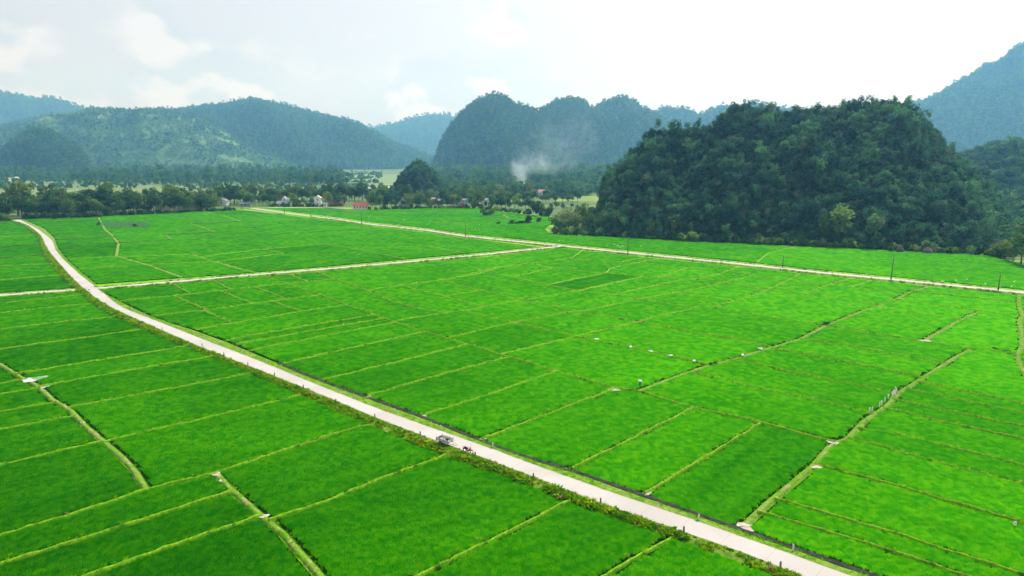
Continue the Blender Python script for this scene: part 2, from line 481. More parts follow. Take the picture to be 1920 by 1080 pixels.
def plan_fields():
    lines = [['h', list(map(tuple, p)), k] for k, p in HARD.items()]
    for c, p in SOFT:
        p = [tuple(map(float, q)) for q in p]
        for end in (0, -1):                                  # lines that leave the frame go on outside it
            e, n = p[end], p[1 if end == 0 else -2]
            d = (e[0] - n[0], e[1] - n[1])
            k = None
            if e[0] <= 2 and d[0] < 0: k = (e[0] + 275) / -d[0]
            elif e[0] >= 1905 and d[0] > 0 and e[1] > 700: k = (2212 - e[0]) / d[0]
            elif e[1] >= 1075 and d[1] > 0: k = (1330 - e[1]) / d[1]
            if k:
                ne = (e[0] + d[0] * k, e[1] + d[1] * k)
                p = [ne] + p if end == 0 else p + [ne]
        lines.append([c, p, None])
    # close the gaps at the ends: carry each end on (or cut it back) to the boundary it runs into
    def segs(skip):
        for j, (c, p, _) in enumerate(lines):
            if j != skip and c != 'f':
                for a, b in zip(p, p[1:]):
                    yield a, b
    for i, L in enumerate(lines):
        if L[0] in 'hf': continue
        for end in (0, -1):
            p = L[1]
            e, n = p[end], p[1 if end == 0 else -2]
            if e[0] < -100 or e[0] > 2190 or e[1] > 1300: continue
            ln = math.hypot(e[0] - n[0], e[1] - n[1]) or 1
            u = ((e[0] - n[0]) / ln, (e[1] - n[1]) / ln)
            reach = 26 if e[1] < 560 else 34
            back = min(9.0, ln * 0.6)
            s0, s1 = (e[0] - u[0] * back, e[1] - u[1] * back), (e[0] + u[0] * reach, e[1] + u[1] * reach)
            best = None
            for a, b in segs(i):
                h = seg_hit(s0, s1, a, b)
                if h and 0 <= h[0] <= 1 and -1e-6 <= h[1] <= 1 + 1e-6:
                    dd = abs(h[0] * (back + reach) - back)
                    if best is None or dd < best[0]:
                        best = (dd, (s0[0] + (s1[0] - s0[0]) * h[0], s0[1] + (s1[1] - s0[1]) * h[0]))
            if best:
                x, y = best[1]
                ne = (x + u[0] * 0.35, y + u[1] * 0.35)
                if end == 0: p[0] = ne
                else: p[-1] = ne
    # cut all lines at their crossings
    S = []
    for li, (c, p, k) in enumerate(lines):
        if c == 'f': continue
        for a, b in zip(p, p[1:]):
            S.append((a, b, c, li))
    cuts = [[0.0, 1.0] for _ in S]
    for i in range(len(S)):
        a, b = S[i][0], S[i][1]
        for j in range(i + 1, len(S)):
            c, d = S[j][0], S[j][1]
            if max(a[0], b[0]) < min(c[0], d[0]) - 1 or max(c[0], d[0]) < min(a[0], b[0]) - 1 or max(a[1], b[1]) < min(c[1], d[1]) - 1 or max(c[1], d[1]) < min(a[1], b[1]) - 1: continue
            h = seg_hit(a, b, c, d)
            if h and -1e-9 <= h[0] <= 1 + 1e-9 and -1e-9 <= h[1] <= 1 + 1e-9:
                cuts[i].append(min(1, max(0, h[0]))); cuts[j].append(min(1, max(0, h[1])))
    vid, V = {}, []
    def vert(x, y):
        gx, gy = round(x / 0.25), round(y / 0.25)
        for ax in (0, -1, 1):
            for ay in (0, -1, 1):
                k = vid.get((gx + ax, gy + ay))
                if k is not None and math.hypot(V[k][0] - x, V[k][1] - y) < 0.3:
                    return k
        vid[(gx, gy)] = len(V); V.append((x, y))
        return len(V) - 1
    E = {}
    for (a, b, c, li), t in zip(S, cuts):
        t = sorted(set(t))
        ids = [vert(a[0] + (b[0] - a[0]) * q, a[1] + (b[1] - a[1]) * q) for q in t]
        for x, y in zip(ids, ids[1:]):
            if x != y:
                k = (min(x, y), max(x, y))
                if k not in E or c == 'h': E[k] = (c, li)
    alive, loose = dict(E), {}
    while True:
        deg = {}
        for x, y in alive: deg[x] = deg.get(x, 0) + 1; deg[y] = deg.get(y, 0) + 1
        dead = [k for k in alive if deg[k[0]] == 1 or deg[k[1]] == 1]
        if not dead: break
        for k in dead: loose[k] = alive.pop(k)
    nb = {}
    for x, y in alive: nb.setdefault(x, []).append(y); nb.setdefault(y, []).append(x)
    for x in nb: nb[x].sort(key=lambda q: math.atan2(V[q][1] - V[x][1], V[q][0] - V[x][0]))
    seen, faces = set(), []
    for x in nb:
        for y in nb[x]:
            if (x, y) in seen: continue
            loop, a, b = [], x, y
            while (a, b) not in seen:
                seen.add((a, b)); loop.append(a)
                r = nb[b]
                a, b = b, r[(r.index(a) - 1) % len(r)]
            ar = sum(V[loop[i]][0] * V[loop[(i + 1) % len(loop)]][1] - V[loop[(i + 1) % len(loop)]][0] * V[loop[i]][1] for i in range(len(loop))) / 2
            faces.append((ar, loop))
    return lines, V, E, alive, loose, faces


def in_poly(x, y, poly):
    poly = np.asarray(poly, float)
    x, y = np.asarray(x, float), np.asarray(y, float)
    r = np.zeros(x.shape, bool)
    for (ax, ay), (bx, by) in zip(poly, np.roll(poly, -1, 0)):
        if ay == by: continue
        r ^= ((ay > y) != (by > y)) & (x < (bx - ax) * (y - ay) / (by - ay) + ax)
    return r


LINES, PV, PE, PALIVE, PLOOSE, PFACES = plan_fields()
CORRIDORS = [HARD['LV'] + HARD['RV'][::-1], HARD['LV2'] + HARD['RV2'][::-1], HARD['CTl'] + HARD['CBl'][::-1],
             HARD['CTt'] + HARD['CTb'][::-1], HARD['FRbL'] + HARD['FRb'] + HARD['FRt'][::-1]]
WIDTH = {'s': 0.30, 'p': 0.62, 'd': 0.45, 'h': 0.0, 'f': 0.35}


def field_polys():
    out = []
    for ar, loop in PFACES:
        if abs(ar) < 25 or ar < 0: continue
        px = [PV[i] for i in loop]
        tri = tessellate_polygon([[Vector((a, b, 0)) for a, b in px]])
        if not tri: continue
        best = max(tri, key=lambda q: abs((px[q[1]][0] - px[q[0]][0]) * (px[q[2]][1] - px[q[0]][1]) - (px[q[2]][0] - px[q[0]][0]) * (px[q[1]][1] - px[q[0]][1])))
        cx, cy = np.mean([px[k] for k in best], axis=0)
        if any(in_poly(np.array([cx]), np.array([cy]), c)[0] for c in CORRIDORS): continue
        if min(q[0] for q in px) > 2150 or max(q[0] for q in px) < -200 or min(q[1] for q in px) > 1250: continue
        w = [WIDTH[PE[(min(a, b), max(a, b))][0]] for a, b in zip(loop, loop[1:] + loop[:1])]
        P = np.array([G(*q)[:2] for q in px])
        out.append((px, P, w))
    return out


def inset(P, w):
    """move every side of the outline inwards by its own width"""
    n = len(P)
    area = lambda Q: np.sum(Q[:, 0] * np.roll(Q[:, 1], -1) - np.roll(Q[:, 0], -1) * Q[:, 1]) / 2
    if area(P) < 0:
        P = P[::-1]; w = list(w[:-1][::-1]) + [w[-1]]
    keep = [i for i in range(n) if np.linalg.norm(P[(i + 1) % n] - P[i]) > 1e-4]
    P = P[keep]; w = [w[i] for i in keep]; n = len(P)
    if n < 3: return None
    for k in (1.0, 0.5, 0.2, 0.0):
        Q = []
        for i in range(n):
            a, b, c = P[i - 1], P[i], P[(i + 1) % n]
            d0, d1 = (b - a) / np.linalg.norm(b - a), (c - b) / np.linalg.norm(c - b)
            n0, n1 = np.array([-d0[1], d0[0]]), np.array([-d1[1], d1[0]])
            w0, w1 = w[i - 1] * k, w[i] * k
            den = d0[0] * d1[1] - d0[1] * d1[0]
            if abs(den) < 0.15:
                q = b + (n0 + n1) / 2 * (w0 + w1) / 2
            else:
                q0, q1 = b + n0 * w0, b + n1 * w1
                t = ((q1 - q0)[0] * d1[1] - (q1 - q0)[1] * d1[0]) / den
                q = q0 + d0 * t
                m = 3.0 * max(w0, w1, 0.05)
                if np.linalg.norm(q - b) > m: q = b + (q - b) / np.linalg.norm(q - b) * m
            Q.append(q)
        Q = np.array(Q)
        if area(Q) > 0.35 * area(P): return Q
    return P

# ------------------------------------------------------------------ scattering (only for growth that nobody could count)
def scatter_group(name, protos, keep_mesh):
    ng = bpy.data.node_groups.new(name, 'GeometryNodeTree')
    ng.interface.new_socket('Geometry', in_out='INPUT', socket_type='NodeSocketGeometry')
    ng.interface.new_socket('Geometry', in_out='OUTPUT', socket_type='NodeSocketGeometry')
    n, l = ng.nodes, ng.links
    gi, go = n.new('NodeGroupInput'), n.new('NodeGroupOutput')
    g2i = n.new('GeometryNodeGeometryToInstance')
    for p in protos:
        oi = n.new('GeometryNodeObjectInfo')
        oi.inputs['Object'].default_value = p
        l.new(oi.outputs['Geometry'], g2i.inputs[0])
    def attr(nm, typ):
        a = n.new('GeometryNodeInputNamedAttribute')
        a.data_type = typ
        a.inputs['Name'].default_value = nm
        return a.outputs[0]
    iop = n.new('GeometryNodeInstanceOnPoints')
    iop.inputs['Pick Instance'].default_value = True
    l.new(gi.outputs[0], iop.inputs['Points'])
    l.new(g2i.outputs[0], iop.inputs['Instance'])
    l.new(attr('is_point', 'BOOLEAN'), iop.inputs['Selection'])
    l.new(attr('variant', 'INT'), iop.inputs['Instance Index'])
    e2r = n.new('FunctionNodeEulerToRotation')
    l.new(attr('turn', 'FLOAT_VECTOR'), e2r.inputs[0])
    l.new(e2r.outputs[0], iop.inputs['Rotation'])
    l.new(attr('size', 'FLOAT_VECTOR'), iop.inputs['Scale'])
    if keep_mesh:
        j = n.new('GeometryNodeJoinGeometry')
        l.new(gi.outputs[0], j.inputs[0]); l.new(iop.outputs[0], j.inputs[0])
        l.new(j.outputs[0], go.inputs[0])
    else:
        l.new(iop.outputs[0], go.inputs[0])
    return ng


def scatter_mesh(name, pts, size, nvar, turn=None, tone=None, verts=(), faces=(), mats=None, slab_tone=None):
    """mesh made of an optional body plus loose points that carry the plants"""
    nv, k = len(verts), len(pts)
    allv = np.vstack([np.asarray(verts, float).reshape(-1, 3), np.asarray(pts, float).reshape(-1, 3)])
    m = make_mesh(name, allv, list(faces) if len(faces) else [], mats)
    def put(nm, typ, arr, key='value'):
        a = m.attributes.new(nm, typ, 'POINT')
        a.data.foreach_set(key, arr.ravel())
    put('is_point', 'BOOLEAN', np.r_[np.zeros(nv, bool), np.ones(k, bool)])
    put('variant', 'INT', np.r_[np.zeros(nv, np.int32), rng.integers(0, nvar, k).astype(np.int32)])
    if turn is None:
        turn = np.zeros((k, 3)); turn[:, 2] = rng.uniform(0, 2 * math.pi, k)
    put('turn', 'FLOAT_VECTOR', np.vstack([np.zeros((nv, 3)), turn]).astype(np.float32), 'vector')
    size = np.asarray(size, float)
    if size.ndim == 1: size = np.repeat(size[:, None], 3, 1)
    put('size', 'FLOAT_VECTOR', np.vstack([np.ones((nv, 3)), size.reshape(-1, 3)]).astype(np.float32), 'vector')
    tone = np.full(k, 0.5) if tone is None else tone
    put('tone', 'FLOAT', np.r_[np.full(nv, 0.5 if slab_tone is None else slab_tone), tone].astype(np.float32))
    return m


def add_scatter(o, group):
    md = o.modifiers.new('growth', 'NODES')
    md.node_group = group
    return o


def proto(name, mesh):
    return bpy.data.objects.new(name, mesh)                 # only a source shape, never linked into the scene


# ------------------------------------------------------------------ leaf shapes
def blades(name, seed, n, spread, length, width, lean, mat, bend=0.5):
    r = np.random.default_rng(seed)
    V, F = [], []
    for i in range(n):
        a, rad = r.uniform(0, 2 * math.pi), spread * math.sqrt(r.uniform())
        b = np.array([rad * math.cos(a), rad * math.sin(a), 0.0])
        a2 = a + r.normal(0, 0.8)
        out = np.array([math.cos(a2), math.sin(a2), 0])
        side = np.array([-math.sin(a2 + r.normal(0, 0.7)), math.cos(a2 + r.normal(0, 0.7)), 0]) * width * r.uniform(0.7, 1.3)
        L, le = length * r.uniform(0.7, 1.2), lean * r.uniform(0.3, 1.3)
        m_ = b + np.array([0, 0, L * 0.6]) + out * le * L * 0.35
        t_ = b + np.array([0, 0, L * (1 - bend * le * 0.5)]) + out * le * L
        o = len(V)
        V += [b - side * 0.6, b + side * 0.6, m_ - side, m_ + side, t_]
        F += [(o, o + 1, o + 3, o + 2), (o + 2, o + 3, o + 4)]
    return make_mesh(name, V, F, mat)


def rice_patch(name, seed, n, mat):
    """a square metre or so of standing rice: many thin erect blades, evenly spread"""
    r = np.random.default_rng(seed)
    k = int(math.sqrt(n))
    gx, gy = np.meshgrid((np.arange(k) + 0.5) / k - 0.5, (np.arange(k) + 0.5) / k - 0.5)
    b = np.c_[gx.ravel(), gy.ravel(), np.zeros(k * k)] * 1.1
    b[:, :2] += r.uniform(-0.5, 0.5, (k * k, 2)) / k
    a = r.uniform(0, 2 * math.pi, k * k); w = a + math.pi / 2 + r.normal(0, 0.5, k * k)
    out = np.c_[np.cos(a), np.sin(a), np.zeros(k * k)]
    side = np.c_[np.cos(w), np.sin(w), np.zeros(k * k)] * (0.028 * r.uniform(0.7, 1.3, k * k))[:, None]
    L = r.uniform(0.75, 1.15, k * k)[:, None]; le = r.uniform(0.02, 0.15, k * k)[:, None]
    up = np.array([[0, 0, 1.0]])
    m_ = b + up * L * 0.6 + out * le * 0.35
    t_ = b + up * L * (1 - le * 0.35) + out * le
    V = np.stack([b - side, b + side, m_ + side, m_ - side, t_], 1).reshape(-1, 3)
    i = np.arange(k * k) * 5
    F = np.vstack([np.stack([i, i + 1, i + 2], 1), np.stack([i, i + 2, i + 3], 1), np.stack([i + 3, i + 2, i + 4], 1)])
    return make_mesh(name, V, F, mat)


def leaf_quads(r, centers, normals, size, aspect=1.4):
    n = len(centers)
    nrm = normals / np.linalg.norm(normals, axis=1, keepdims=True)
    t = np.cross(nrm, r.normal(size=(n, 3))); t /= np.linalg.norm(t, axis=1, keepdims=True)
    b = np.cross(nrm, t)
    s = size * r.uniform(0.6, 1.45, (n, 1))
    u, v = t * s * aspect * 0.5, b * s * 0.5
    V = np.stack([centers - u, centers - v * 0.9, centers + u, centers + v * 0.9], 1)
    V[:, 1] -= nrm * s * 0.12; V[:, 3] -= nrm * s * 0.12
    return V.reshape(-1, 3), np.arange(4 * n).reshape(n, 4)


def crown_mesh(name, seed, rad, nl, nleaf, leaf, mat, zc=None, gap=0.0, lump=(0.34, 0.52), up=0.25):
    """foliage in rounded clumps spread through an uneven crown"""
    r = np.random.default_rng(seed)
    rad = np.array(rad, float)
    zc = rad[2] if zc is None else zc
    C_, R_ = [], []
    for i in range(nl):
        d = r.normal(size=3); d /= np.linalg.norm(d)
        q = r.uniform(0.35, 0.8) if i else 0.2
        C_.append(d * q * rad + np.array([0, 0, zc])); R_.append(r.uniform(*lump) * rad.mean())
    C_, R_ = np.array(C_), np.array(R_)
    k = r.choice(nl, nleaf, p=R_ ** 2 / np.sum(R_ ** 2))
    d = r.normal(size=(nleaf, 3)); d[:, 2] += up; d /= np.linalg.norm(d, axis=1, keepdims=True)
    pos = C_[k] + d * (R_[k] * r.uniform(0.7, 1.08, nleaf))[:, None] * np.array([1, 1, 0.85])
    nrm = d + r.normal(0, 0.45, (nleaf, 3)) + np.array([0, 0, 0.15])
    V, F = leaf_quads(r, pos, nrm, leaf)
    return make_mesh(name, V, F, mat)


# ------------------------------------------------------------------ surface materials
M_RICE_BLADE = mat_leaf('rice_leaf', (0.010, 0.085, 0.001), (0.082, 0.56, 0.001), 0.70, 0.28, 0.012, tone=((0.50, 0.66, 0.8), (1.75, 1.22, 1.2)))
M_GRASS_BLADE = mat_leaf('bund_grass_leaf', (0.12, 0.32, 0.005), (0.26, 0.62, 0.006), 0.55, 0.5, 0.03, dead=(0.93, (0.42, 0.36, 0.16)))
M_VERGE_BLADE = mat_leaf('verge_leaf', (0.11, 0.25, 0.006), (0.28, 0.56, 0.008), 0.5, 0.6, 0.045, dead=(0.95, (0.38, 0.30, 0.12)))


def mat_rice():
    m, t = new_mat('rice_canopy')
    tc = t.new('ShaderNodeTexCoord')
    pos = tc.outputs['Object']
    fine = t.noise(pos, 3.2, 6.0, 0.7)
    mid = t.noise(pos, 0.32, 5.0, 0.6, 0.6)
    big = t.noise(pos, 0.045, 3.0, 0.55)
    # rows the seedlings were set in
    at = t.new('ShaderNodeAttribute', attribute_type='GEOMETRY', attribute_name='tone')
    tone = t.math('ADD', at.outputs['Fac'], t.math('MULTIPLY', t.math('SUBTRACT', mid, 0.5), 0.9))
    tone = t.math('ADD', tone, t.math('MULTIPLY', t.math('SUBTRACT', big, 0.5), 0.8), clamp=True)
    c = t.mix(tone, (0.003, 0.020, 0.001), (0.010, 0.042, 0.001))  # very dark greens paint the shade between the standing blades
    c = t.mix(t.ramp(fine, 0.25, 0.72), (0.002, 0.012, 0.0005), c)
    p = t.new('ShaderNodeBsdfPrincipled', {'Base Color': c, 'Roughness': 0.9, 'Specular IOR Level': 0.0})
    p.inputs['Sheen Weight'].default_value = 0.1
    p.inputs['Sheen Roughness'].default_value = 0.45
    p.inputs['Sheen Tint'].default_value = (0.13, 0.95, 0.01, 1)
    bn = t.new('ShaderNodeBump', {'Height': fine, 'Strength': 0.7, 'Distance': 0.35})
    t.l.new(bn.outputs[0], p.inputs['Normal'])
    finish(t, p.outputs[0])
    return m


def mat_mix3(name, a, b, c, s1, s2, rough=0.9, bump=0.4, lo=0.4, hi=0.6, lo2=0.55, hi2=0.68):
    m, t = new_mat(name)
    tc = t.new('ShaderNodeTexCoord')
    pos = tc.outputs['Object']
    n1, n2 = t.noise(pos, s1, 6.0, 0.6), t.noise(pos, s2, 5.0, 0.6, 0.4)
    col = t.mix(t.ramp(n1, lo, hi), a, b)
    col = t.mix(t.ramp(n2, lo2, hi2), col, c)
    p = t.new('ShaderNodeBsdfPrincipled', {'Base Color': col, 'Roughness': rough, 'Specular IOR Level': 0.15})
    if bump:
        bn = t.new('ShaderNodeBump', {'Height': n1, 'Strength': bump, 'Distance': 0.15})
        t.l.new(bn.outputs[0], p.inputs['Normal'])
    finish(t, p.outputs[0])
    return m


M_RICE = mat_rice()
M_BUND = mat_mix3('bund_grass', (0.10, 0.29, 0.005), (0.21, 0.44, 0.011), (0.045, 0.14, 0.004), 2.2, 0.7)
M_PATH = mat_mix3('trodden_earth', (0.10, 0.25, 0.006), (0.31, 0.28, 0.13), (0.10, 0.27, 0.005), 2.6, 0.9, lo=0.44, hi=0.60, lo2=0.46, hi2=0.60)
M_STEP = mat_mix3('shaded_step', (0.022, 0.045, 0.010), (0.045, 0.075, 0.016), (0.10, 0.11, 0.05), 1.2, 0.15)  # dark tones paint the shading of the rice step
M_VERGE = mat_mix3('verge_ground', (0.085, 0.19, 0.012), (0.17, 0.29, 0.025), (0.21, 0.21, 0.06), 1.6, 0.35)
M_GROUND = mat_mix3('valley_ground', (0.055, 0.115, 0.028), (0.10, 0.17, 0.045), (0.20, 0.22, 0.09), 0.03, 0.008, bump=0.0)


def mat_road():
    m, t = new_mat('pale_concrete')
    tc = t.new('ShaderNodeTexCoord')
    pos = tc.outputs['Object']
    big, fine = t.noise(pos, 0.10, 5.0, 0.6, 0.5), t.noise(pos, 5.0, 4.0, 0.7)
    col = t.mix(t.ramp(big, 0.3, 0.7), (0.395, 0.378, 0.36), (0.46, 0.443, 0.424))
    col = t.mix(t.math('MULTIPLY', t.ramp(fine, 0.5, 0.8), 0.25), col, (0.38, 0.335, 0.285))
    # expansion joints across the slabs: 'along' runs in metres down the road
    at = t.new('ShaderNodeAttribute', attribute_type='GEOMETRY', attribute_name='along')
    fr = t.math('PINGPONG', at.outputs['Fac'], 2.5)
    joint = t.ramp(fr, 0.05, 0.015)
    col = t.mix(t.math('MULTIPLY', joint, 0.45), col, (0.25, 0.21, 0.17))
    # dust and soil washed in along the edges
    ac = t.new('ShaderNodeAttribute', attribute_type='GEOMETRY', attribute_name='across')
    edge = t.math('ABSOLUTE', ac.outputs['Fac'])
    dirt = t.math('MULTIPLY', t.ramp(t.math('ADD', edge, t.math('MULTIPLY', t.math('SUBTRACT', fine, 0.5), 0.25)), 0.88, 1.03), 0.7)
    col = t.mix(dirt, col, (0.33, 0.29, 0.17))
    p = t.new('ShaderNodeBsdfPrincipled', {'Base Color': col, 'Roughness': 0.85, 'Specular IOR Level': 0.25})
    bn = t.new('ShaderNodeBump', {'Height': fine, 'Strength': 0.15, 'Distance': 0.02})
    t.l.new(bn.outputs[0], p.inputs['Normal'])
    finish(t, p.outputs[0])
    return m


M_ROAD = mat_road()
M_CONCRETE = mat_plain('grey_concrete', (0.42, 0.41, 0.38), 0.9, 0.25, 1.5, bump=0.2)
M_WATER = None


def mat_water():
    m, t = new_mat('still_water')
    p = t.new('ShaderNodeBsdfPrincipled', {'Base Color': (0.50, 0.52, 0.52), 'Roughness': 0.12, 'Specular IOR Level': 0.5, 'IOR': 1.33})  # pale base colour stands in for the bright sky reflection
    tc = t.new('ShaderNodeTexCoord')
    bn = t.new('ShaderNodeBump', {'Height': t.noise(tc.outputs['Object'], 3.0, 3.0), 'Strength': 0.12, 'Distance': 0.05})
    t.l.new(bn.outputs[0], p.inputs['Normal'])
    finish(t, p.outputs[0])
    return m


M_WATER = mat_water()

# ------------------------------------------------------------------ ground sheet
gs = 14000.0
tag(link('ground', make_mesh('ground', [(-gs, -600, -0.06), (gs, -600, -0.06), (gs, gs, -0.06), (-gs, gs, -0.06)], [(0, 1, 2, 3)], M_GROUND)), 'flat valley floor of grass and scrub', kind='structure')
# low field floor between the plots
ff = [G(-280, 418), G(-280, 1330), G(2230, 1330), G(2230, 522), G(1890, 486), G(1600, 465), G(1030, 436), G(1050, 408), G(900, 390), G(488, 388), G(270, 401), G(45, 411)]
tag(link('paddy_floor', make_mesh('paddy_floor', [(p[0], p[1], -0.02) for p in ff], [tuple(range(len(ff)))], M_BUND)), 'low grassy floor between the rice plots', kind='structure')

# ------------------------------------------------------------------ roads on low banks
ROAD_Z = 0.42


def resample(pts, step):
    pts = np.asarray(pts, float)
    d = np.r_[0, np.cumsum(np.linalg.norm(np.diff(pts, axis=0), axis=1))]
    n = max(2, int(d[-1] / step) + 1)
    s = np.linspace(0, d[-1], n)
    return np.stack([np.interp(s, d, pts[:, k]) for k in range(pts.shape[1])], 1), s


def smooth_line(p, it=3):
    p = p.copy()
    for _ in range(it):
        p[1:-1] = (p[:-2] + 2 * p[1:-1] + p[2:]) / 4
    return p


def normals2(p):
    t = np.gradient(p, axis=0)
    t /= np.linalg.norm(t, axis=1, keepdims=True) + 1e-9
    return np.stack([-t[:, 1], t[:, 0]], 1)


def ribbon(name, left, right, z, mat, cols=7, rag=0.0, seed=0):
    """a sheet between two edge lines (same number of points)"""
    n = len(left)
    s = np.r_[0, np.cumsum(np.linalg.norm(np.diff((left + right) / 2, axis=0), axis=1))]
    V, al, ac = [], [], []
    for j in range(cols):
        u = j / (cols - 1)
        q = left * (1 - u) + right * u
        if rag and j in (0, cols - 1):
            nn = (right - left) / np.linalg.norm(right - left, axis=1, keepdims=True)
            q = q + nn * (rag * (fbm(s * 0.9, s * 0 + j * 7.3, seed) - 0.5) * 2)[:, None]
        V.append(np.c_[q, np.full(n, z)]); al.append(s); ac.append(np.full(n, 2 * u - 1))
    V = np.vstack(V)
    i = np.arange(n - 1)
    F = np.vstack([np.stack([j * n + i, j * n + i + 1, (j + 1) * n + i + 1, (j + 1) * n + i], 1) for j in range(cols - 1)])
    m = make_mesh(name, V, F[:, ::-1], mat)
    for nm, arr in (('along', np.concatenate(al)), ('across', np.concatenate(ac))):
        m.attributes.new(nm, 'FLOAT', 'POINT').data.foreach_set('value', arr.astype(np.float32))
    return m


rl, _ = resample([G(*p, ROAD_Z)[:2] for p in ROAD_L], 1.0)
rr_, _ = resample([G(*p, ROAD_Z)[:2] for p in ROAD_R], 1.0)
N_ROAD = 460
rl, rr_ = resample(rl, 1)[0], resample(rr_, 1)[0]
# pair the two edges by distance from the far end, then even the width out
rl = np.stack([np.interp(np.linspace(0, 1, N_ROAD), np.linspace(0, 1, len(rl)), rl[:, k]) for k in (0, 1)], 1)
mid = []
for p in rl:
    k = np.argmin(np.linalg.norm(rr_ - p, axis=1)); mid.append((p + rr_[k]) / 2)
mid = smooth_line(np.array(mid), 14)
nn = normals2(mid)
HALF = np.array([np.linalg.norm(rr_[np.argmin(np.linalg.norm(rr_ - q, axis=1))] - q) for q in mid])
for _ in range(60): HALF[1:-1] = (HALF[:-2] + 2 * HALF[1:-1] + HALF[2:]) / 4
ROAD_MID, ROAD_N, ROAD_HALF = mid, nn, HALF
tag(link('main_road', ribbon('main_road', mid + nn * HALF[:, None], mid - nn * HALF[:, None], ROAD_Z, M_ROAD, 9, 0.10, 3)), 'pale concrete road curving from the village to the lower edge', kind='structure')

CROSS = [(-280, 575.5), (0, 553.5), (155, 542), (190, 540), (440, 518), (600, 505), (760, 491), (920, 475.8), (1052, 461.5)]
FAR = [(440, 390), (466, 389.8), (490, 393), (550, 401.5), (640, 412), (700, 421), (800, 431.5), (873, 442.5), (920, 447.5), (1045, 460), (1180, 473.8), (1280, 484), (1410, 497), (1530, 510), (1670, 523.3), (1800, 536.3), (1920, 548.5), (2240, 580)]
LANE = [(478, 390.6), (520, 389.3), (560, 389), (612, 389)]


def lane(name, px, width, label, z=ROAD_Z - 0.006, seed=1):
    p, _ = resample([G(*q, z)[:2] for q in px], 2.0)
    p = smooth_line(p, 6)
    n = normals2(p)
    tag(link(name, ribbon(name, p + n * width / 2, p - n * width / 2, z, M_ROAD, 7, 0.12, seed)), label, kind='structure')
    return p, n, width / 2


CROSS_L = lane('cross_road', CROSS, 3.0, 'narrow pale lane crossing the paddies between the two roads', ROAD_Z - 0.006, 5)
FAR_L = lane('far_road', FAR, 3.7, 'straight pale road along the power poles', ROAD_Z - 0.003, 6)
lane('village_road', LANE, 3.6, 'pale village road along the front of the houses', ROAD_Z - 0.012, 8)


def bank(name, inner, outer, z0, z1, label, seed, crest=0.0, cols=7):
    """sloping earth verge from the road edge down to the field"""
    n = len(inner)
    V = []
    for j in range(cols):
        u = j / (cols - 1)
        q = inner * (1 - u) + outer * u
        z = z0 + (z1 - z0) * u ** 1.3 + crest * math.sin(math.pi * u) + (fbm(q[:, 0] * 0.8, q[:, 1] * 0.8, seed + j) - 0.5) * 0.16 * (0 < j < cols - 1)
        V.append(np.c_[q, z + np.zeros(n)])
    V = np.vstack(V); i = np.arange(n - 1)
    F = np.vstack([np.stack([j * n + i, j * n + i + 1, (j + 1) * n + i + 1, (j + 1) * n + i], 1) for j in range(cols - 1)])
    return tag(link(name, make_mesh(name, V, F, M_VERGE, True)), label, kind='structure')


def match(line, ref):
    """points of the polyline line nearest to each point of ref"""
    L = resample(line, 0.5)[0]
    return np.array([L[np.argmin(np.linalg.norm(L - q, axis=1))] for q in ref])


LV_ALL = np.array([G(*p)[:2] for p in HARD['LV2'] + HARD['LV']])
RV_ALL = np.array([G(*p)[:2] for p in HARD['RV2'] + HARD['RV']])
left_edge, right_edge = mid - nn * (HALF - 0.06)[:, None], mid + nn * (HALF - 0.06)[:, None]
# nn points to one side of the travel direction; find which edge is the near (left) verge
if np.mean(np.linalg.norm(left_edge - match(LV_ALL, left_edge), axis=1)) > np.mean(np.linalg.norm(right_edge - match(LV_ALL, right_edge), axis=1)):
    left_edge, right_edge = right_edge, left_edge
lv_out, rv_out = match(LV_ALL, left_edge), match(RV_ALL, right_edge)
lv_out, rv_out = smooth_line(lv_out, 5), smooth_line(rv_out, 5)
bank('verge', left_edge, lv_out, ROAD_Z - 0.02, -0.02, 'overgrown earth verge on the near side of the main road', 11, 0.05)
bank('verge', right_edge, rv_out, ROAD_Z - 0.02, -0.02, 'short grass verge on the far side of the main road', 12, 0.04)
for nm, (p, n, h), pair in (('cross', CROSS_L, 1.6), ('far', FAR_L, 2.0)):
    for s in (1, -1):
        bank('verge', p + n * s * (h - 0.05), p + n * s * (h + pair), ROAD_Z - 0.03, -0.03, f'grassy bank along the {nm} road' if s > 0 else f'weedy bank along the near side of the {nm} road', 20, 0.08)

# ------------------------------------------------------------------ rice plots: one object for each
SLAB = 0.14
tufts = [proto('rice_patch', rice_patch('rice_patch', 100 + k, 169, M_RICE_BLADE)) for k in range(5)]
NG_RICE = scatter_group('rice_growth', tufts, True)


def visible(p, margin=250):
    x, y, d = proj(p)
    return (x > -margin) & (x < 1920 + margin) & (y < 1080 + margin) & (d > 0)


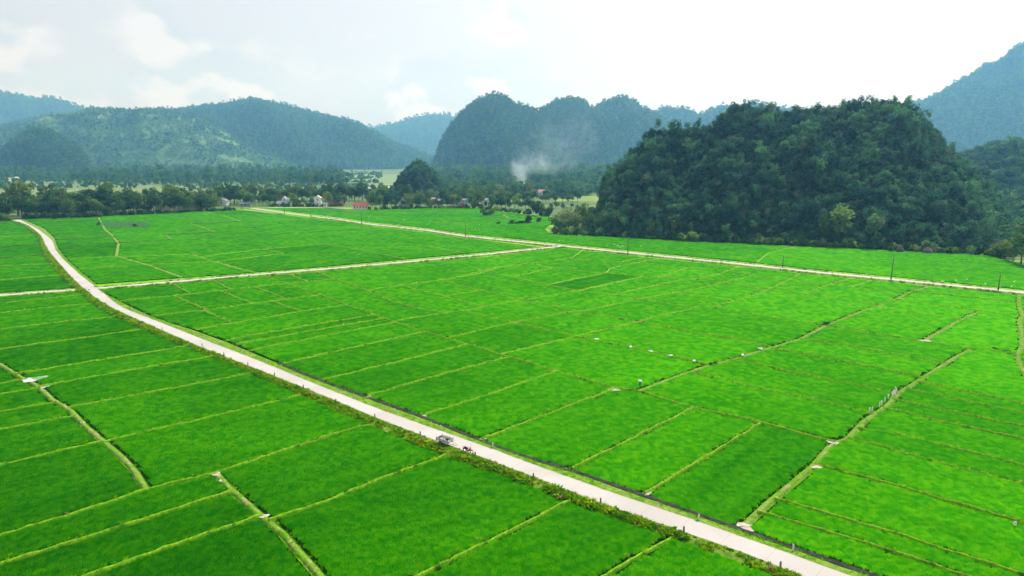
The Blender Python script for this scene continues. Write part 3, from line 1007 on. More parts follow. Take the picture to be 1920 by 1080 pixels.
DARK_AT, VEG_AT, YEL_AT = (1110, 530), (230, 424), [(1850, 700), (1740, 790), (1700, 890), (1080, 600)]
FIELDS = field_polys()
n_tufts = 0
for fi, (px, P, w) in enumerate(FIELDS):
    Q = inset(P, w)
    if Q is None: continue
    pxa = np.array(px)
    cx, cy = pxa.mean(0)
    has = lambda q: in_poly(np.array([q[0]]), np.array([q[1]]), pxa)[0]
    tone = 0.03 + 0.34 * rng.uniform() + 0.32 * min(1, max(0, cx / 1920)) + 0.30 * min(1, max(0, (900 - cy) / 330))  # yellower to the right; lighter with distance, painting backlight into the leaf colour
    words_ = 'mid green'
    if has(DARK_AT): tone, words_ = 0.12, 'darker deep green'
    elif any(has(q) for q in YEL_AT): tone, words_ = 0.70, 'yellowish green'
    elif tone > 0.5: words_ = 'bright green'
    z = SLAB + 0.06 * rng.uniform(-1, 1)
    n = len(Q)
    V = [(x, y, z) for x, y in Q] + [(x, y, -0.03) for x, y in Q]
    tri = tessellate_polygon([[Vector((x, y, 0)) for x, y in Q]])
    F = []
    for a, b, c in tri:
        ar = (Q[b][0] - Q[a][0]) * (Q[c][1] - Q[a][1]) - (Q[c][0] - Q[a][0]) * (Q[b][1] - Q[a][1])
        F.append((a, b, c) if ar > 0 else (a, c, b))
    F += [(i, i + n, (i + 1) % n + n, (i + 1) % n) for i in range(n)]
    # plants: clumps get wider and sparser with distance, where they are smaller than a pixel
    lo, hi = Q.min(0), Q.max(0)
    lo[1] = max(lo[1], 58); hi[1] = min(hi[1], 620)
    pts, siz, tn = np.zeros((0, 3)), np.zeros((0, 3)), np.zeros(0)
    if hi[1] > lo[1]:
        bands = []
        yb = lo[1]
        while yb < hi[1]:
            y2 = min(hi[1], yb * 1.12 + 2)
            st = 0.6 * (max(yb, 66) / 80) ** 0.8
            gx, gy = np.meshgrid(np.arange(lo[0], hi[0], st), np.arange(yb, y2, st))
            bands.append(np.c_[gx.ravel(), gy.ravel()] + rng.uniform(-0.12, 0.12, (gx.size, 2)) * st)
            yb = y2
        xy = np.vstack(bands)
        xy = xy[visible(np.c_[xy, np.zeros(len(xy))])]
        QT = inset(Q, [0.12 + 0.24 * (max(lo[1], 66) / 80) ** 0.8] * n)
        xy = xy[in_poly(xy[:, 0], xy[:, 1], QT)]
        s = 0.62 * (np.maximum(xy[:, 1], 66) / 80) ** 0.8
        hgt = (0.75 + 0.5 * fbm(xy[:, 0] * 0.35, xy[:, 1] * 0.35, 5, 3)) * rng.uniform(0.92, 1.08, len(xy)) * 0.38
        pts = np.c_[xy, np.full(len(xy), z - 0.04)]
        siz = np.c_[s, s, hgt]
        ev = np.linalg.svd(Q - Q.mean(0), full_matrices=False)[2]          # the rows run along the plot
        al, ac = xy @ ev[0], xy @ ev[1]
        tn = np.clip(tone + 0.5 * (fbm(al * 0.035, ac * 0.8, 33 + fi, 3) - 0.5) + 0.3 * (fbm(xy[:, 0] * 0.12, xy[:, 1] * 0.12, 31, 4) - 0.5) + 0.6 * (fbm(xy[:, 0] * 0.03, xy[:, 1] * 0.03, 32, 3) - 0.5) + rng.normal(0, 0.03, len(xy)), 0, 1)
    n_tufts += len(pts)
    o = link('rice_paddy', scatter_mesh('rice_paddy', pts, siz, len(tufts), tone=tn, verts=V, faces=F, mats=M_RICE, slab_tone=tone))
    tag(o, f'{words_} rice standing in a bunded plot', kind='stuff', group='rice plots')
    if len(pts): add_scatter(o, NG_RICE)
print('paddies', len(FIELDS), 'tufts', n_tufts)

# ------------------------------------------------------------------ bunds and paths between the plots
BUND_PTS = []


def bund(px, cls, zbase, height, half):
    p, s = resample([G(*q)[:2] for q in px], 0.9 if G(*px[0])[1] < 220 else 2.2)
    if len(p) < 2 or s[-1] < 0.6: return
    n = normals2(p)
    sd = int(abs(px[0][0]) * 7 + abs(px[0][1]) * 3) % 9973
    p = p + n * ((fbm(s * 0.35, s * 0, sd) - 0.5) * half * 0.9)[:, None]
    wv = half * (0.75 + 0.6 * fbm(s * 0.6, s * 0, sd + 1))
    hv = height * (0.65 + 0.8 * fbm(s * 0.9, s * 0, sd + 2))
    prof = [(-1.15, -0.02), (-0.75, 0.75), (-0.2, 1.0), (0.3, 0.95), (0.8, 0.7), (1.15, -0.02)]
    V = np.vstack([np.c_[p + n * (a * wv)[:, None], zbase + b * hv] for a, b in prof])
    k = len(p); i = np.arange(k - 1)
    F = np.vstack([np.stack([j * k + i, (j + 1) * k + i, (j + 1) * k + i + 1, j * k + i + 1], 1) for j in range(len(prof) - 1)])
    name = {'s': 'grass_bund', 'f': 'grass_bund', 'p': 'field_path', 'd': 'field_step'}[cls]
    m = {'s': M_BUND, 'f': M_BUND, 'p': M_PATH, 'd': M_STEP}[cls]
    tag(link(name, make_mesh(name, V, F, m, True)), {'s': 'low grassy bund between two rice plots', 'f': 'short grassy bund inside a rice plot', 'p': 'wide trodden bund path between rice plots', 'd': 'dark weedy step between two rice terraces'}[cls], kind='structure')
    if cls != 'd':
        BUND_PTS.append((p, n, wv, zbase, hv, cls))


by_line = {}
for k, (c, li) in PALIVE.items():
    if c != 'h': by_line.setdefault((li, c, 0), []).append(k)
for k, (c, li) in PLOOSE.items():
    if c != 'h': by_line.setdefault((li, c, 1), []).append(k)
for (li, c, loose), ks in by_line.items():
    # chain the pieces of one line
    nb_ = {}
    for a, b in ks: nb_.setdefault(a, []).append(b); nb_.setdefault(b, []).append(a)
    done = set()
    starts = [v for v in nb_ if len(nb_[v]) == 1] or list(nb_)[:1]
    for st in starts:
        if st in done: continue
        chain, cur, prev = [st], st, None
        done.add(st)
        while True:
            nx = [q for q in nb_[cur] if q != prev and q not in done]
            if not nx: break
            prev, cur = cur, nx[0]
            done.add(cur); chain.append(cur)
        px = [PV[v] for v in chain]
        if all(q[0] < -40 or q[0] > 1960 or q[1] > 1120 for q in px): continue
        L = sum(math.dist(a, b) for a, b in zip(px, px[1:]))
        if loose and L < 14: continue
        far = G(*px[0])[1] > 260
        half = {'s': 0.20, 'p': 0.36, 'd': 0.42, 'f': 0.34}[c] * (1 + max(0.0, G(*px[len(px) // 2])[1] - 110) / 200)
        bund(px, c, SLAB if loose else -0.02, (0.14 if loose else (0.30 if c == 'p' else 0.50)) if c != 'd' else (0.35 if loose else 0.55), half)
for c, p, _ in LINES:
    if c == 'f': bund(p, 'f', SLAB + 0.0, 0.12, 0.5)

gtufts = [proto('grass_tuft', blades('grass_tuft', 200 + k, 14, 0.8, 0.9, 0.085, 1.0, M_GRASS_BLADE)) for k in range(3)]
NG_GRASS = scatter_group('grass_growth', gtufts, False)
pp, ss = [], []
for p, n, wv, zb, hv, cls in BUND_PTS:
    for i in range(len(p)):
        if p[i][1] > 300 or not visible(np.array([p[i][0], p[i][1], 0.0])): continue
        for _ in range(int(rng.poisson((6.0 if cls == 'p' else 3.2) * (1 if p[i][1] < 160 else 0.6)))):
            u = rng.uniform(-1.1, 1.1) if cls != 'p' else rng.choice([-1, 1]) * rng.uniform(0.2, 1.25)
            q = p[i] + n[i] * u * wv[i] + rng.normal(0, 0.4, 2)
            pp.append((*q, zb + hv[i] * max(0, 0.9 - u * u * 0.8))); ss.append(rng.uniform(0.16, 0.30) * (1 if p[i][1] < 160 else 1.4))
tag(add_scatter(link('grass', scatter_mesh('bund_grass', np.array(pp), np.array(ss), 3)), NG_GRASS), 'bright short grass growing along the bunds', kind='stuff')

# verge growth: rank weeds on the near side, short grass on the far side
bush_protos = [proto('weed_clump', blades('weed_clump', 300 + k, 26, 0.7, 1.0, 0.12, 0.9, M_VERGE_BLADE, 0.7)) for k in range(3)] + \
              [proto('weed_leafy', crown_mesh('weed_leafy', 310 + k, (0.8, 0.8, 0.6), 5, 90, 0.22, M_VERGE_BLADE, 0.5)) for k in range(3)]
NG_WEED = scatter_group('weed_growth', bush_protos, False)


def verge_points(inner, outer, per_m, band, size, maxy, zf, seed, clumpy=0.0):
    r = np.random.default_rng(seed)
    P_, S_ = [], []
    seg = np.linalg.norm(np.diff(inner, axis=0), axis=1)
    for i in range(len(inner) - 1):
        if inner[i][1] > maxy or not visible(np.array([*inner[i], 0.0]), 80): continue
        k = r.poisson(per_m * seg[i] * (1 if inner[i][1] < 170 else 0.55))
        for _ in range(k):
            u = r.uniform(*band); f = r.uniform()
            q = (inner[i] * (1 - f) + inner[i + 1] * f) * (1 - u) + (outer[i] * (1 - f) + outer[i + 1] * f) * u
            c = float(fbm(np.array(q[0] * 0.35), np.array(q[1] * 0.35), seed, 3))
            if c < clumpy * r.uniform(0.6, 1.0): continue
            P_.append((*q, zf(u))); S_.append(r.uniform(*size) * (0.7 + 0.7 * c) * (1 if inner[i][1] < 170 else 1.35))
    return P_, S_


zl = lambda u: ROAD_Z - 0.05 - (ROAD_Z - 0.03) * u ** 1.3
a1, b1 = verge_points(left_edge, lv_out, 14, (0.42, 0.98), (0.32, 0.70), 470, zl, 41, 0.42)
a2, b2 = verge_points(left_edge, lv_out, 9, (0.08, 0.5), (0.12, 0.26), 330, zl, 42, 0.35)
tag(add_scatter(link('weeds', scatter_mesh('weeds', np.array(a1 + a2), np.array(b1 + b2), 6)), NG_WEED), 'rank weeds and tall grass along the near verge of the main road', kind='stuff')
a1, b1 = verge_points(right_edge, rv_out, 11, (0.10, 0.80), (0.12, 0.30), 330, zl, 43, 0.42)
tag(add_scatter(link('grass', scatter_mesh('verge_grass', np.array(a1), np.array(b1), 3)), NG_GRASS), 'short bright grass on the far verge of the main road', kind='stuff')
wp, wsz = [], []
for (p, n, h), pair in ((CROSS_L, 1.6), (FAR_L, 2.0)):
    for s in (1, -1):
        x, y = verge_points(p + n * s * h, p + n * s * (h + pair), 3.0, (0.45, 0.98), (0.22, 0.5), 520, zl, 50 + s, 0.46)
        wp += x; wsz += y
tag(add_scatter(link('weeds', scatter_mesh('lane_weeds', np.array(wp), np.array(wsz), 6)), NG_WEED), 'scrubby weeds along the banks of the two far roads', kind='stuff')

# ------------------------------------------------------------------ irrigation channel beside the far verge
sel = [i for i in range(len(rv_out)) if rv_out[i][1] < G(520, 680)[1]]
ch = smooth_line(rv_out[sel], 6)
cn = normals2(ch)
if np.mean(np.sum(cn * (right_edge[sel] - ch), axis=1)) < 0: cn = -cn
ch = ch + cn * 0.42
prof = [(-0.21, -0.03), (-0.21, 0.36), (-0.165, 0.36), (-0.165, 0.0), (0.16, 0.0), (0.16, 0.33), (0.20, 0.33), (0.20, -0.03)]
k = len(ch); i = np.arange(k - 1)
V = np.vstack([np.c_[ch + cn * a, np.full(k, b)] for a, b in prof])
F = np.vstack([np.stack([j * k + i, j * k + i + 1, (j + 1) * k + i + 1, (j + 1) * k + i], 1) for j in range(len(prof) - 1)])
dt = link('irrigation_channel', make_mesh('irrigation_channel', V, F, mat_plain('dark_channel', (0.11, 0.11, 0.09), 0.95, 0.4, 0.8)))
tag(dt, 'narrow concrete irrigation channel beside the main road', kind='structure')
V = np.vstack([np.c_[ch + cn * a, np.full(k, 0.03)] for a in (-0.16, 0.155)])
link('channel_bed', make_mesh('channel_bed', V, np.stack([i, i + 1, k + i + 1, k + i], 1), mat_plain('dark_bed', (0.02, 0.022, 0.015), 0.6, 0.3, 1.0)), dt)  # matt dark sheet laid flat along the channel bottom

# standing water and bare mud at the bund corners
def puddle(px, py, rx, ry, mat, name, label, seed, z=0.0):
    c = G(px, py)
    r = random.Random(seed)
    V = [(c[0], c[1], z)]
    ph = [r.uniform(0, 6.28) for _ in range(3)]
    for a in range(22):
        t = a * 2 * math.pi / 22
        q = 1 + 0.22 * math.sin(2 * t + ph[0]) + 0.16 * math.sin(3 * t + ph[1]) + 0.12 * math.sin(5 * t + ph[2])
        V.append((c[0] + rx * q * math.cos(t), c[1] + ry * q * math.sin(t), z))
    tag(link(name, make_mesh(name, V, [(0, 1 + a, 1 + (a + 1) % 22) for a in range(22)], mat)), label, kind='structure')


M_MUD = mat_plain('pale_dry_mud', (0.42, 0.38, 0.31), 0.85, 0.3, 2.0, bump=0.3)
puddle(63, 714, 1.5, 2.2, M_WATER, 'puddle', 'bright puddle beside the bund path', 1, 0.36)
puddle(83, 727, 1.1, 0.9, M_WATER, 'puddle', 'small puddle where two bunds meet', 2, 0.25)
for j, (a, b, s) in enumerate([(105, 755, 0.5), (156, 795, 0.4), (404, 892, 0.8), (413, 905, 0.6), (495, 972, 0.6), (1213, 929, 0.6), (1393, 988, 0.7), (1402, 996, 0.6), (1531, 879, 0.7), (1560, 832, 0.9), (1153, 732, 1.3), (1042, 698, 0.8), (1195, 605, 1.1), (1088, 586, 1.0), (965, 607, 0.9), (1733, 641, 1.3), (692, 746, 0.5), (796, 782, 0.6), (905, 826, 0.5)]):
    puddle(a, b, s, s * 0.8, M_MUD, 'mud_patch', 'pale dry mud at a bund corner', 10 + j, 0.30)

# ------------------------------------------------------------------ forest shapes
M_JUNGLE = mat_leaf('jungle_leaf', (0.024, 0.083, 0.070), (0.080, 0.25, 0.115), 0.45, 0.8, 0.03, tone=((0.5, 0.55, 0.72), (1.9, 1.55, 1.15)), dead=(0.90, (0.11, 0.19, 0.115)))  # pale crowns paint sunlit highlights; the bluish tint stands in for haze
M_WOOD = mat_leaf('woodland_leaf', (0.036, 0.104, 0.060), (0.10, 0.26, 0.075), 0.40, 0.6, 0.05)
M_PLANTATION = mat_leaf('plantation_leaf', (0.11, 0.26, 0.10), (0.22, 0.46, 0.11), 0.32, 0.5, 0.03)
M_HILL_SOIL = mat_mix3('hill_understorey', (0.022, 0.040, 0.014), (0.040, 0.065, 0.020), (0.06, 0.07, 0.04), 0.12, 0.03, bump=0.0)
M_KARST = mat_mix3('limestone_and_creeper', (0.022, 0.040, 0.015), (0.040, 0.060, 0.024), (0.20, 0.195, 0.18), 0.18, 0.055, bump=0.0, lo2=0.66, hi2=0.74)
M_GRASSY_HILL = mat_mix3('grassy_slope', (0.070, 0.150, 0.050), (0.098, 0.19, 0.060), (0.060, 0.115, 0.038), 0.02, 0.006, bump=0.0)

jungle = [proto('jungle_crown', crown_mesh('jungle_crown', 400 + k, (1.0, 1.0, (0.75, 0.95, 1.25, 0.8, 1.5, 1.0)[k]), (7, 6, 8, 9, 8, 5)[k], 330, 0.155, M_JUNGLE)) for k in range(6)]
wood = [proto('wood_crown', crown_mesh('wood_crown', 420 + k, (1.0, 1.0, (0.9, 1.2, 1.0, 1.5)[k]), 6, 110, 0.30, M_WOOD)) for k in range(4)]
young = [proto('young_crown', crown_mesh('young_crown', 430 + k, (1.0, 1.0, 1.0), 4, 60, 0.40, M_PLANTATION)) for k in range(3)]
NG_JUNGLE, NG_WOOD, NG_YOUNG = scatter_group('jungle_growth', jungle, False), scatter_group('wood_growth', wood, False), scatter_group('young_growth', young, False)


def hill(name, label, sil, Y, front, back, mat, a=2.0, b=0.8, rough=(0.06, 40.0), seed=0, nx=120, ny=70, base=None, drop=0.0, Yslope=0.0, skew=None):
    """a hill whose ridge runs through the skyline points sil (photo pixels) at distance Y;
    front / back: how far its foot lies before and behind the ridge"""
    pts = np.array([AT(px, py + drop, Y + Yslope * (px - sil[0][0])) for px, py in sil])
    x0, x1 = pts[0, 0], pts[-1, 0]
    X = np.linspace(x0, x1, nx)
    H = np.maximum(np.interp(X, pts[:, 0], pts[:, 2]), 0.5)
    YR = np.interp(X, pts[:, 0], pts[:, 1])
    Hm = H.max()
    skew = (x0 + x1) / 2 / Y if skew is None else skew          # the hill's axis follows the valley
    foot = np.clip(H / Hm, 0.02, 1) ** 0.55
    XF = None
    if base is not None:                                     # the foot line is seen: run each rib from its foot to the ridge
        bp = np.array([G(*q) for q in base])
        L = np.linspace(0, 1, len(bp)); U = np.linspace(0, 1, nx)
        bl = np.r_[0, np.cumsum(np.linalg.norm(np.diff(bp, axis=0), axis=1))]; bl /= bl[-1]
        XF, YF = np.interp(U, bl, bp[:, 0]), np.interp(U, bl, bp[:, 1])
    else:
        YF = YR - front * foot
    if XF is None: XF = X + skew * (YF - YR)
    T = np.linspace(-1, 1, ny)
    V = np.zeros((ny, nx, 3))
    sc = rough[1]
    for j, t in enumerate(T):
        if t < 0:
            # buttresses and hollows: the ribs swell and shrink along their own run
            tt = t + (fbm(X / (sc * 0.8) + 9.7, np.full(nx, t * 1.5), seed + 5, 4) - 0.5) * 0.8 * (1 - abs(t)) * min(1, abs(t) * 4)
            V[j, :, 0], V[j, :, 1] = X + tt * (X - XF), YR + tt * (YR - YF)
            s = (1 - abs(t) ** a) ** b
        else:
            V[j, :, 0], V[j, :, 1] = X + skew * t * back * foot, YR + t * back * foot
            s = 1 - abs(t) ** 1.5
        y = V[j, :, 1]
        nz = (fbm(X / sc + seed * 3.1, y / sc, seed, 5) - 0.5) * 2 * rough[0] * Hm * (1 - abs(t) ** 4) * np.clip(H / Hm * 1.6, 0, 1)
        V[j, :, 2] = np.maximum(H * s + nz * min(1.0, abs(t) * 3.0 + 0.05), -1.0)
    V[0, :, 2] = -1.0; V[-1, :, 2] = -1.0
    i, j = np.meshgrid(np.arange(nx - 1), np.arange(ny - 1))
    i, j = i.ravel(), j.ravel()
    F = np.stack([j * nx + i, j * nx + i + 1, (j + 1) * nx + i + 1, (j + 1) * nx + i], 1)
    o = tag(link(name, make_mesh(name, V.reshape(-1, 3), F, mat, True)), label, kind='structure')
    return o, V


def on_surface(V, count, tmax=0.25, r=None, patch=None):
    """random points on the near side of a hill grid, even per area"""
    ny, nx, _ = V.shape
    A = V[:-1, :-1].reshape(-1, 3); B = V[:-1, 1:].reshape(-1, 3); D = V[1:, :-1].reshape(-1, 3); E = V[1:, 1:].reshape(-1, 3)
    w = np.linalg.norm(np.cross(B - A, D - A), axis=1)
    rows = np.repeat(np.arange(ny - 1), nx - 1)
    w = w * (rows < (ny - 1) * (0.5 + tmax / 2))
    cx = (A[:, 0] + B[:, 0]) / 2; cy = np.maximum((A[:, 1] + D[:, 1]) / 2, 1)
    w = w * (np.abs(cx / cy) < 0.85)
    k = r.choice(len(w), count, p=w / w.sum())
    u, v = r.uniform(size=(count, 1)), r.uniform(size=(count, 1))
    p = (A[k] * (1 - u) + B[k] * u) * (1 - v) + (D[k] * (1 - u) + E[k] * u) * v
    return p[p[:, 2] > -0.3]


def forest(V, count, size, group, nvar, label, seed, tmax=0.25, stretch=(0.9, 1.4), sink=0.35, name='forest', clump=0.0, big=0.0):
    r = np.random.default_rng(seed)
    p = on_surface(V, count, tmax, r)
    if clump:
        p = p[fbm(p[:, 0] / clump, (p[:, 1] + p[:, 2]) / clump, seed, 3) > 0.40]
    n = len(p)
    s = r.uniform(*size, n)
    if big: s = np.where(r.uniform(size=n) < big, s * 1.5, s)
    p = p - np.array([0, 0, 1.0]) * (s * sink)[:, None]
    sz = np.c_[s, s, s * r.uniform(*stretch, n)]
    turn = np.c_[r.normal(0, 0.12, n), r.normal(0, 0.12, n), r.uniform(0, 6.28, n)]
    tone = np.clip(0.42 + 2.2 * (fbm(p[:, 0] / 14 + 3, (p[:, 1] + p[:, 2] * 1.3) / 14, seed + 9, 3) - 0.5), 0, 1)      # stands of different species
    return tag(add_scatter(link(name, scatter_mesh(name, p, sz, nvar, turn, tone)), group), label, kind='stuff')


# the near limestone hill
SIL_MAIN = [(1100, 447), (1118, 440), (1124, 393), (1131, 349), (1141, 318), (1150, 312), (1179, 298), (1184, 282), (1209, 268), (1223, 245), (1238, 240), (1250, 244), (1276, 241), (1301, 240), (1339, 234), (1352, 214), (1374, 202), (1393, 197), (1415, 197), (1446, 207), (1459, 214), (1490, 206), (1534, 208), (1572, 201), (1596, 190), (1622, 194), (1667, 189), (1700, 201), (1730, 226), (1752, 250), (1758, 268), (1789, 294), (1818, 322), (1848, 345), (1856, 363), (1880, 393), (1892, 422), (1900, 446), (1915, 485)]
o, VM = hill('karst_hill', 'dark forested limestone hill rising from the paddies', SIL_MAIN, 462, 60, 45, M_KARST, 1.4, 0.95, (0.16, 23.0), 3, 190, 90,
             base=[(1108, 442), (1130, 443.0), (1300, 451.5), (1500, 460.5), (1700, 469.5), (1850, 477), (1900, 484)], drop=10, Yslope=-0.03, skew=0.4)
forest(VM, 8800, (0.9, 2.7), NG_JUNGLE, 6, 'dense dark jungle over the near limestone hill', 61, 0.3, big=0.10)
forest(VM[40:48], 150, (1.5, 2.9), NG_JUNGLE, 6, 'taller ragged trees along the crest of the near limestone hill', 63, 1.0, stretch=(1.2, 1.8), sink=0.12)
# its low creeper cover
forest(VM, 3200, (0.7, 1.5), NG_JUNGLE, 6, 'low creepers and scrub on the near limestone hill', 62, 0.15, stretch=(0.5, 0.8), name='undergrowth')

# middle karst range
KARST = [
    ('steep limestone peak left of the smoke', [(800, 345), (812, 322), (822, 292), (832, 264), (850, 237), (870, 213), (890, 198), (905, 189), (925, 183), (945, 187), (965, 198), (990, 206), (1003, 208), (1020, 225), (1045, 262), (1075, 300), (1110, 345)], 2500, 430, 330, 5),
    ('rounded limestone peak behind the smoke', [(960, 340), (990, 262), (1010, 216), (1022, 210), (1045, 197), (1072, 190), (1090, 194), (1105, 207), (1135, 225), (1170, 260), (1210, 345)], 2800, 460, 330, 6),
    ('limestone peak beside the dark near hill', [(1060, 345), (1090, 240), (1112, 211), (1130, 198), (1150, 192), (1168, 189), (1185, 195), (1205, 208), (1222, 216), (1250, 240), (1300, 300), (1330, 345)], 3000, 480, 330, 7),
    ('far limestone ridge behind the near hill', [(1180, 345), (1210, 230), (1240, 210), (1270, 209), (1295, 211), (1310, 222), (1330, 214), (1355, 206), (1420, 200), (1500, 215), (1560, 235), (1640, 345)], 3600, 520, 380, 8),
]
for lab, sil, Y, fr, bk, sd in KARST:
    o, V = hill('karst_hill', lab, sil, Y, fr, bk, M_KARST, 1.5, 0.85, (0.07, 115.0), sd, 110, 60)
    forest(V, 9500, (1.7 * Y / 1250, 3.9 * Y / 1250), NG_WOOD, 4, f'jungle covering the {lab}', 70 + sd)
o, V = hill('karst_hill', 'small rocky knoll among the village trees', [(735, 372), (748, 335), (757, 325), (768, 316), (776, 309), (786, 305), (796, 308), (806, 319), (815, 327), (826, 338), (834, 352), (840, 375)], 800, 45, 50, M_KARST, 2.0, 0.7, (0.09, 16.0), 9, 60, 40)
forest(V, 900, (1.2, 2.5), NG_JUNGLE, 6, 'scrub over the small rocky knoll', 81)
o, V = hill('karst_hill', 'dark limestone outcrop in front of the green hills', [(-70, 345), (-30, 305), (0, 291), (15, 277), (40, 260), (60, 250), (80, 247), (95, 252), (115, 264), (135, 273), (150, 288), (165, 307), (178, 330), (190, 345)], 2200, 220, 200, M_KARST, 1.9, 0.65, (0.08, 40.0), 10, 80, 50)
forest(V, 3200, (3.6, 7.6), NG_WOOD, 4, 'dark scrub on the limestone outcrop', 82)

# hills
o, V = hill('hill', 'broad green plantation hill', [(-420, 330), (-250, 262), (-100, 246), (0, 245), (40, 240), (90, 227), (150, 217), (180, 212), (230, 210), (300, 211), (330, 217), (380, 225), (410, 243), (450, 270), (520, 300), (600, 316), (660, 326)], 3200, 640, 430, M_GRASSY_HILL, 1.6, 1.0, (0.24, 260.0), 11, 150, 60)
forest(V, 24000, (2.5, 4.4), NG_YOUNG, 3, 'young plantation trees on the broad green hill', 83, clump=55.0)
forest(V, 4200, (4.2, 8.0), NG_WOOD, 4, 'darker woods in the folds of the green hill', 84, clump=130.0)
o, V = hill('hill', 'long wooded ridge behind the green hill', [(-420, 300), (-200, 252), (20, 241), (60, 232), (120, 224), (175, 210), (230, 213), (300, 212), (345, 212), (370, 205), (410, 198), (450, 190), (475, 188), (500, 193), (540, 203), (590, 213), (640, 233), (680, 248), (720, 268), (770, 288), (800, 303), (840, 322)], 4000, 980, 500, M_HILL_SOIL, 1.5, 1.05, (0.22, 300.0), 12, 170, 60)
forest(V, 30000, (5.0, 9.6), NG_WOOD, 4, 'forest over the long wooded ridge', 85)
o, V = hill('mountain', 'distant blue mountain at the far end of the valley', [(-500, 290), (-300, 210), (-100, 192), (0, 182), (40, 186), (100, 190), (130, 197), (160, 210), (220, 232), (300, 262), (420, 320)], 6000, 1200, 500, M_HILL_SOIL, 1.5, 1.1, (0.08, 320.0), 13, 110, 40)
forest(V, 10000, (9, 18), NG_WOOD, 4, 'forest on the distant blue mountain', 86)
o, V = hill('mountain', 'pale mountain closing the gap between ridge and limestone peak', [(600, 320), (640, 258), (680, 246), (700, 244), (740, 237), (780, 225), (820, 220), (860, 225), (900, 237), (960, 262), (1040, 310)], 6300, 1200, 500, M_HILL_SOIL, 1.5, 1.1, (0.07, 320.0), 14, 100, 40)
forest(V, 9500, (9, 18), NG_WOOD, 4, 'forest on the pale mountain in the gap', 87)
o, V = hill('mountain', 'faint mountain far beyond the gap', [(560, 300), (620, 250), (650, 240), (665, 237), (690, 243), (760, 270), (820, 300)], 7000, 500, 500, M_HILL_SOIL, 1.5, 1.1, (0.05, 320.0), 15, 60, 24)
o, V = hill('mountain', 'tall hazy mountain behind the near limestone hill', [(1560, 300), (1640, 236), (1700, 203), (1730, 198), (1760, 185), (1790, 163), (1820, 148), (1850, 128), (1880, 121), (1900, 101), (1920, 93), (1960, 73), (2050, 50), (2150, 60), (2300, 120), (2450, 300)], 3200, 830, 560, M_HILL_SOIL, 1.5, 0.95, (0.05, 120.0), 16, 150, 60)
forest(V, 21000, (4.8, 9.6), NG_WOOD, 4, 'forest on the tall hazy mountain', 88)
o, V = hill('hill', 'low wooded ridge beside the near limestone hill', [(1740, 360), (1790, 303), (1815, 294), (1850, 287), (1880, 278), (1920, 273), (1960, 270), (2060, 280), (2200, 320), (2300, 380)], 800, 190, 150, M_HILL_SOIL, 1.6, 0.85, (0.06, 60.0), 17, 80, 50)
forest(V, 4200, (2.2, 4.6), NG_JUNGLE, 6, 'forest on the low wooded ridge', 89)

# woods on the valley floor that read as one mass
def flat_wood(name, label, poly, count, size, group, nvar, seed, stretch=(0.9, 1.5), clump=0.0, z=-0.6):
    r = np.random.default_rng(seed)
    P = np.array([G(*q)[:2] for q in poly])
    lo, hi = P.min(0), P.max(0)
    xy = r.uniform(lo, hi, (int(count * 3), 2))
    xy = xy[in_poly(xy[:, 0], xy[:, 1], P)][:count]
    if clump: xy = xy[fbm(xy[:, 0] / clump, xy[:, 1] / clump, seed, 3) > 0.45]
    s = r.uniform(*size, len(xy))
    return tag(add_scatter(link(name, scatter_mesh(name, np.c_[xy, np.full(len(xy), z)], np.c_[s, s, s * r.uniform(*stretch, len(xy))], nvar)), group), label, kind='stuff')


flat_wood('woodland', 'blue-green woodland along the foot of the hills', [(-60, 337), (120, 340), (260, 346), (330, 345), (420, 342), (480, 345), (560, 347), (655, 350), (640, 326), (300, 322), (-60, 322)], 3600, (4.2, 8.0), NG_WOOD, 4, 91, (0.9, 1.6))
flat_wood('woodland', 'wooded gardens below the limestone peaks', [(860, 383), (960, 374), (1060, 371), (1130, 366), (1140, 346), (1000, 347), (880, 350), (830, 352), (700, 366), (690, 384)], 2300, (2.6, 5.2), NG_WOOD, 4, 92, (0.8, 1.5), 26.0)
flat_wood('woodland', 'trees on the flat beyond the end of the near limestone hill', [(1885, 470), (2260, 480), (2260, 392), (1850, 388)], 420, (2.6, 4.8), NG_WOOD, 4, 94, (0.9, 1.5))
flat_wood('woodland', 'hazy woods along the foot of the limestone range', [(800, 347), (1160, 348), (1160, 323.5), (790, 323.5)], 2600, (5.0, 10.0), NG_WOOD, 4, 95, (0.8, 1.4))
flat_wood('scrub', 'scattered scrub on the pale fields below the hills', [(0, 362), (460, 362), (700, 362), (720, 326), (560, 330), (0, 338)], 1700, (2.0, 5.5), NG_WOOD, 4, 93, (0.7, 1.2), 60.0)

# pale far fields
def far_field(poly, col, label, seed, z=-0.03, name='far_field'):
    m = mat_mix3('far_field_crop', col, tuple(c * 1.35 for c in col), (col[0] * 0.8, col[1] * 0.75, col[2] * 0.8), 0.02, 0.05, bump=0.0)
    tag(link(name, make_mesh(name, [(*G(*q)[:2], z) for q in poly], [tuple(range(len(poly)))], m)), label, kind='structure')


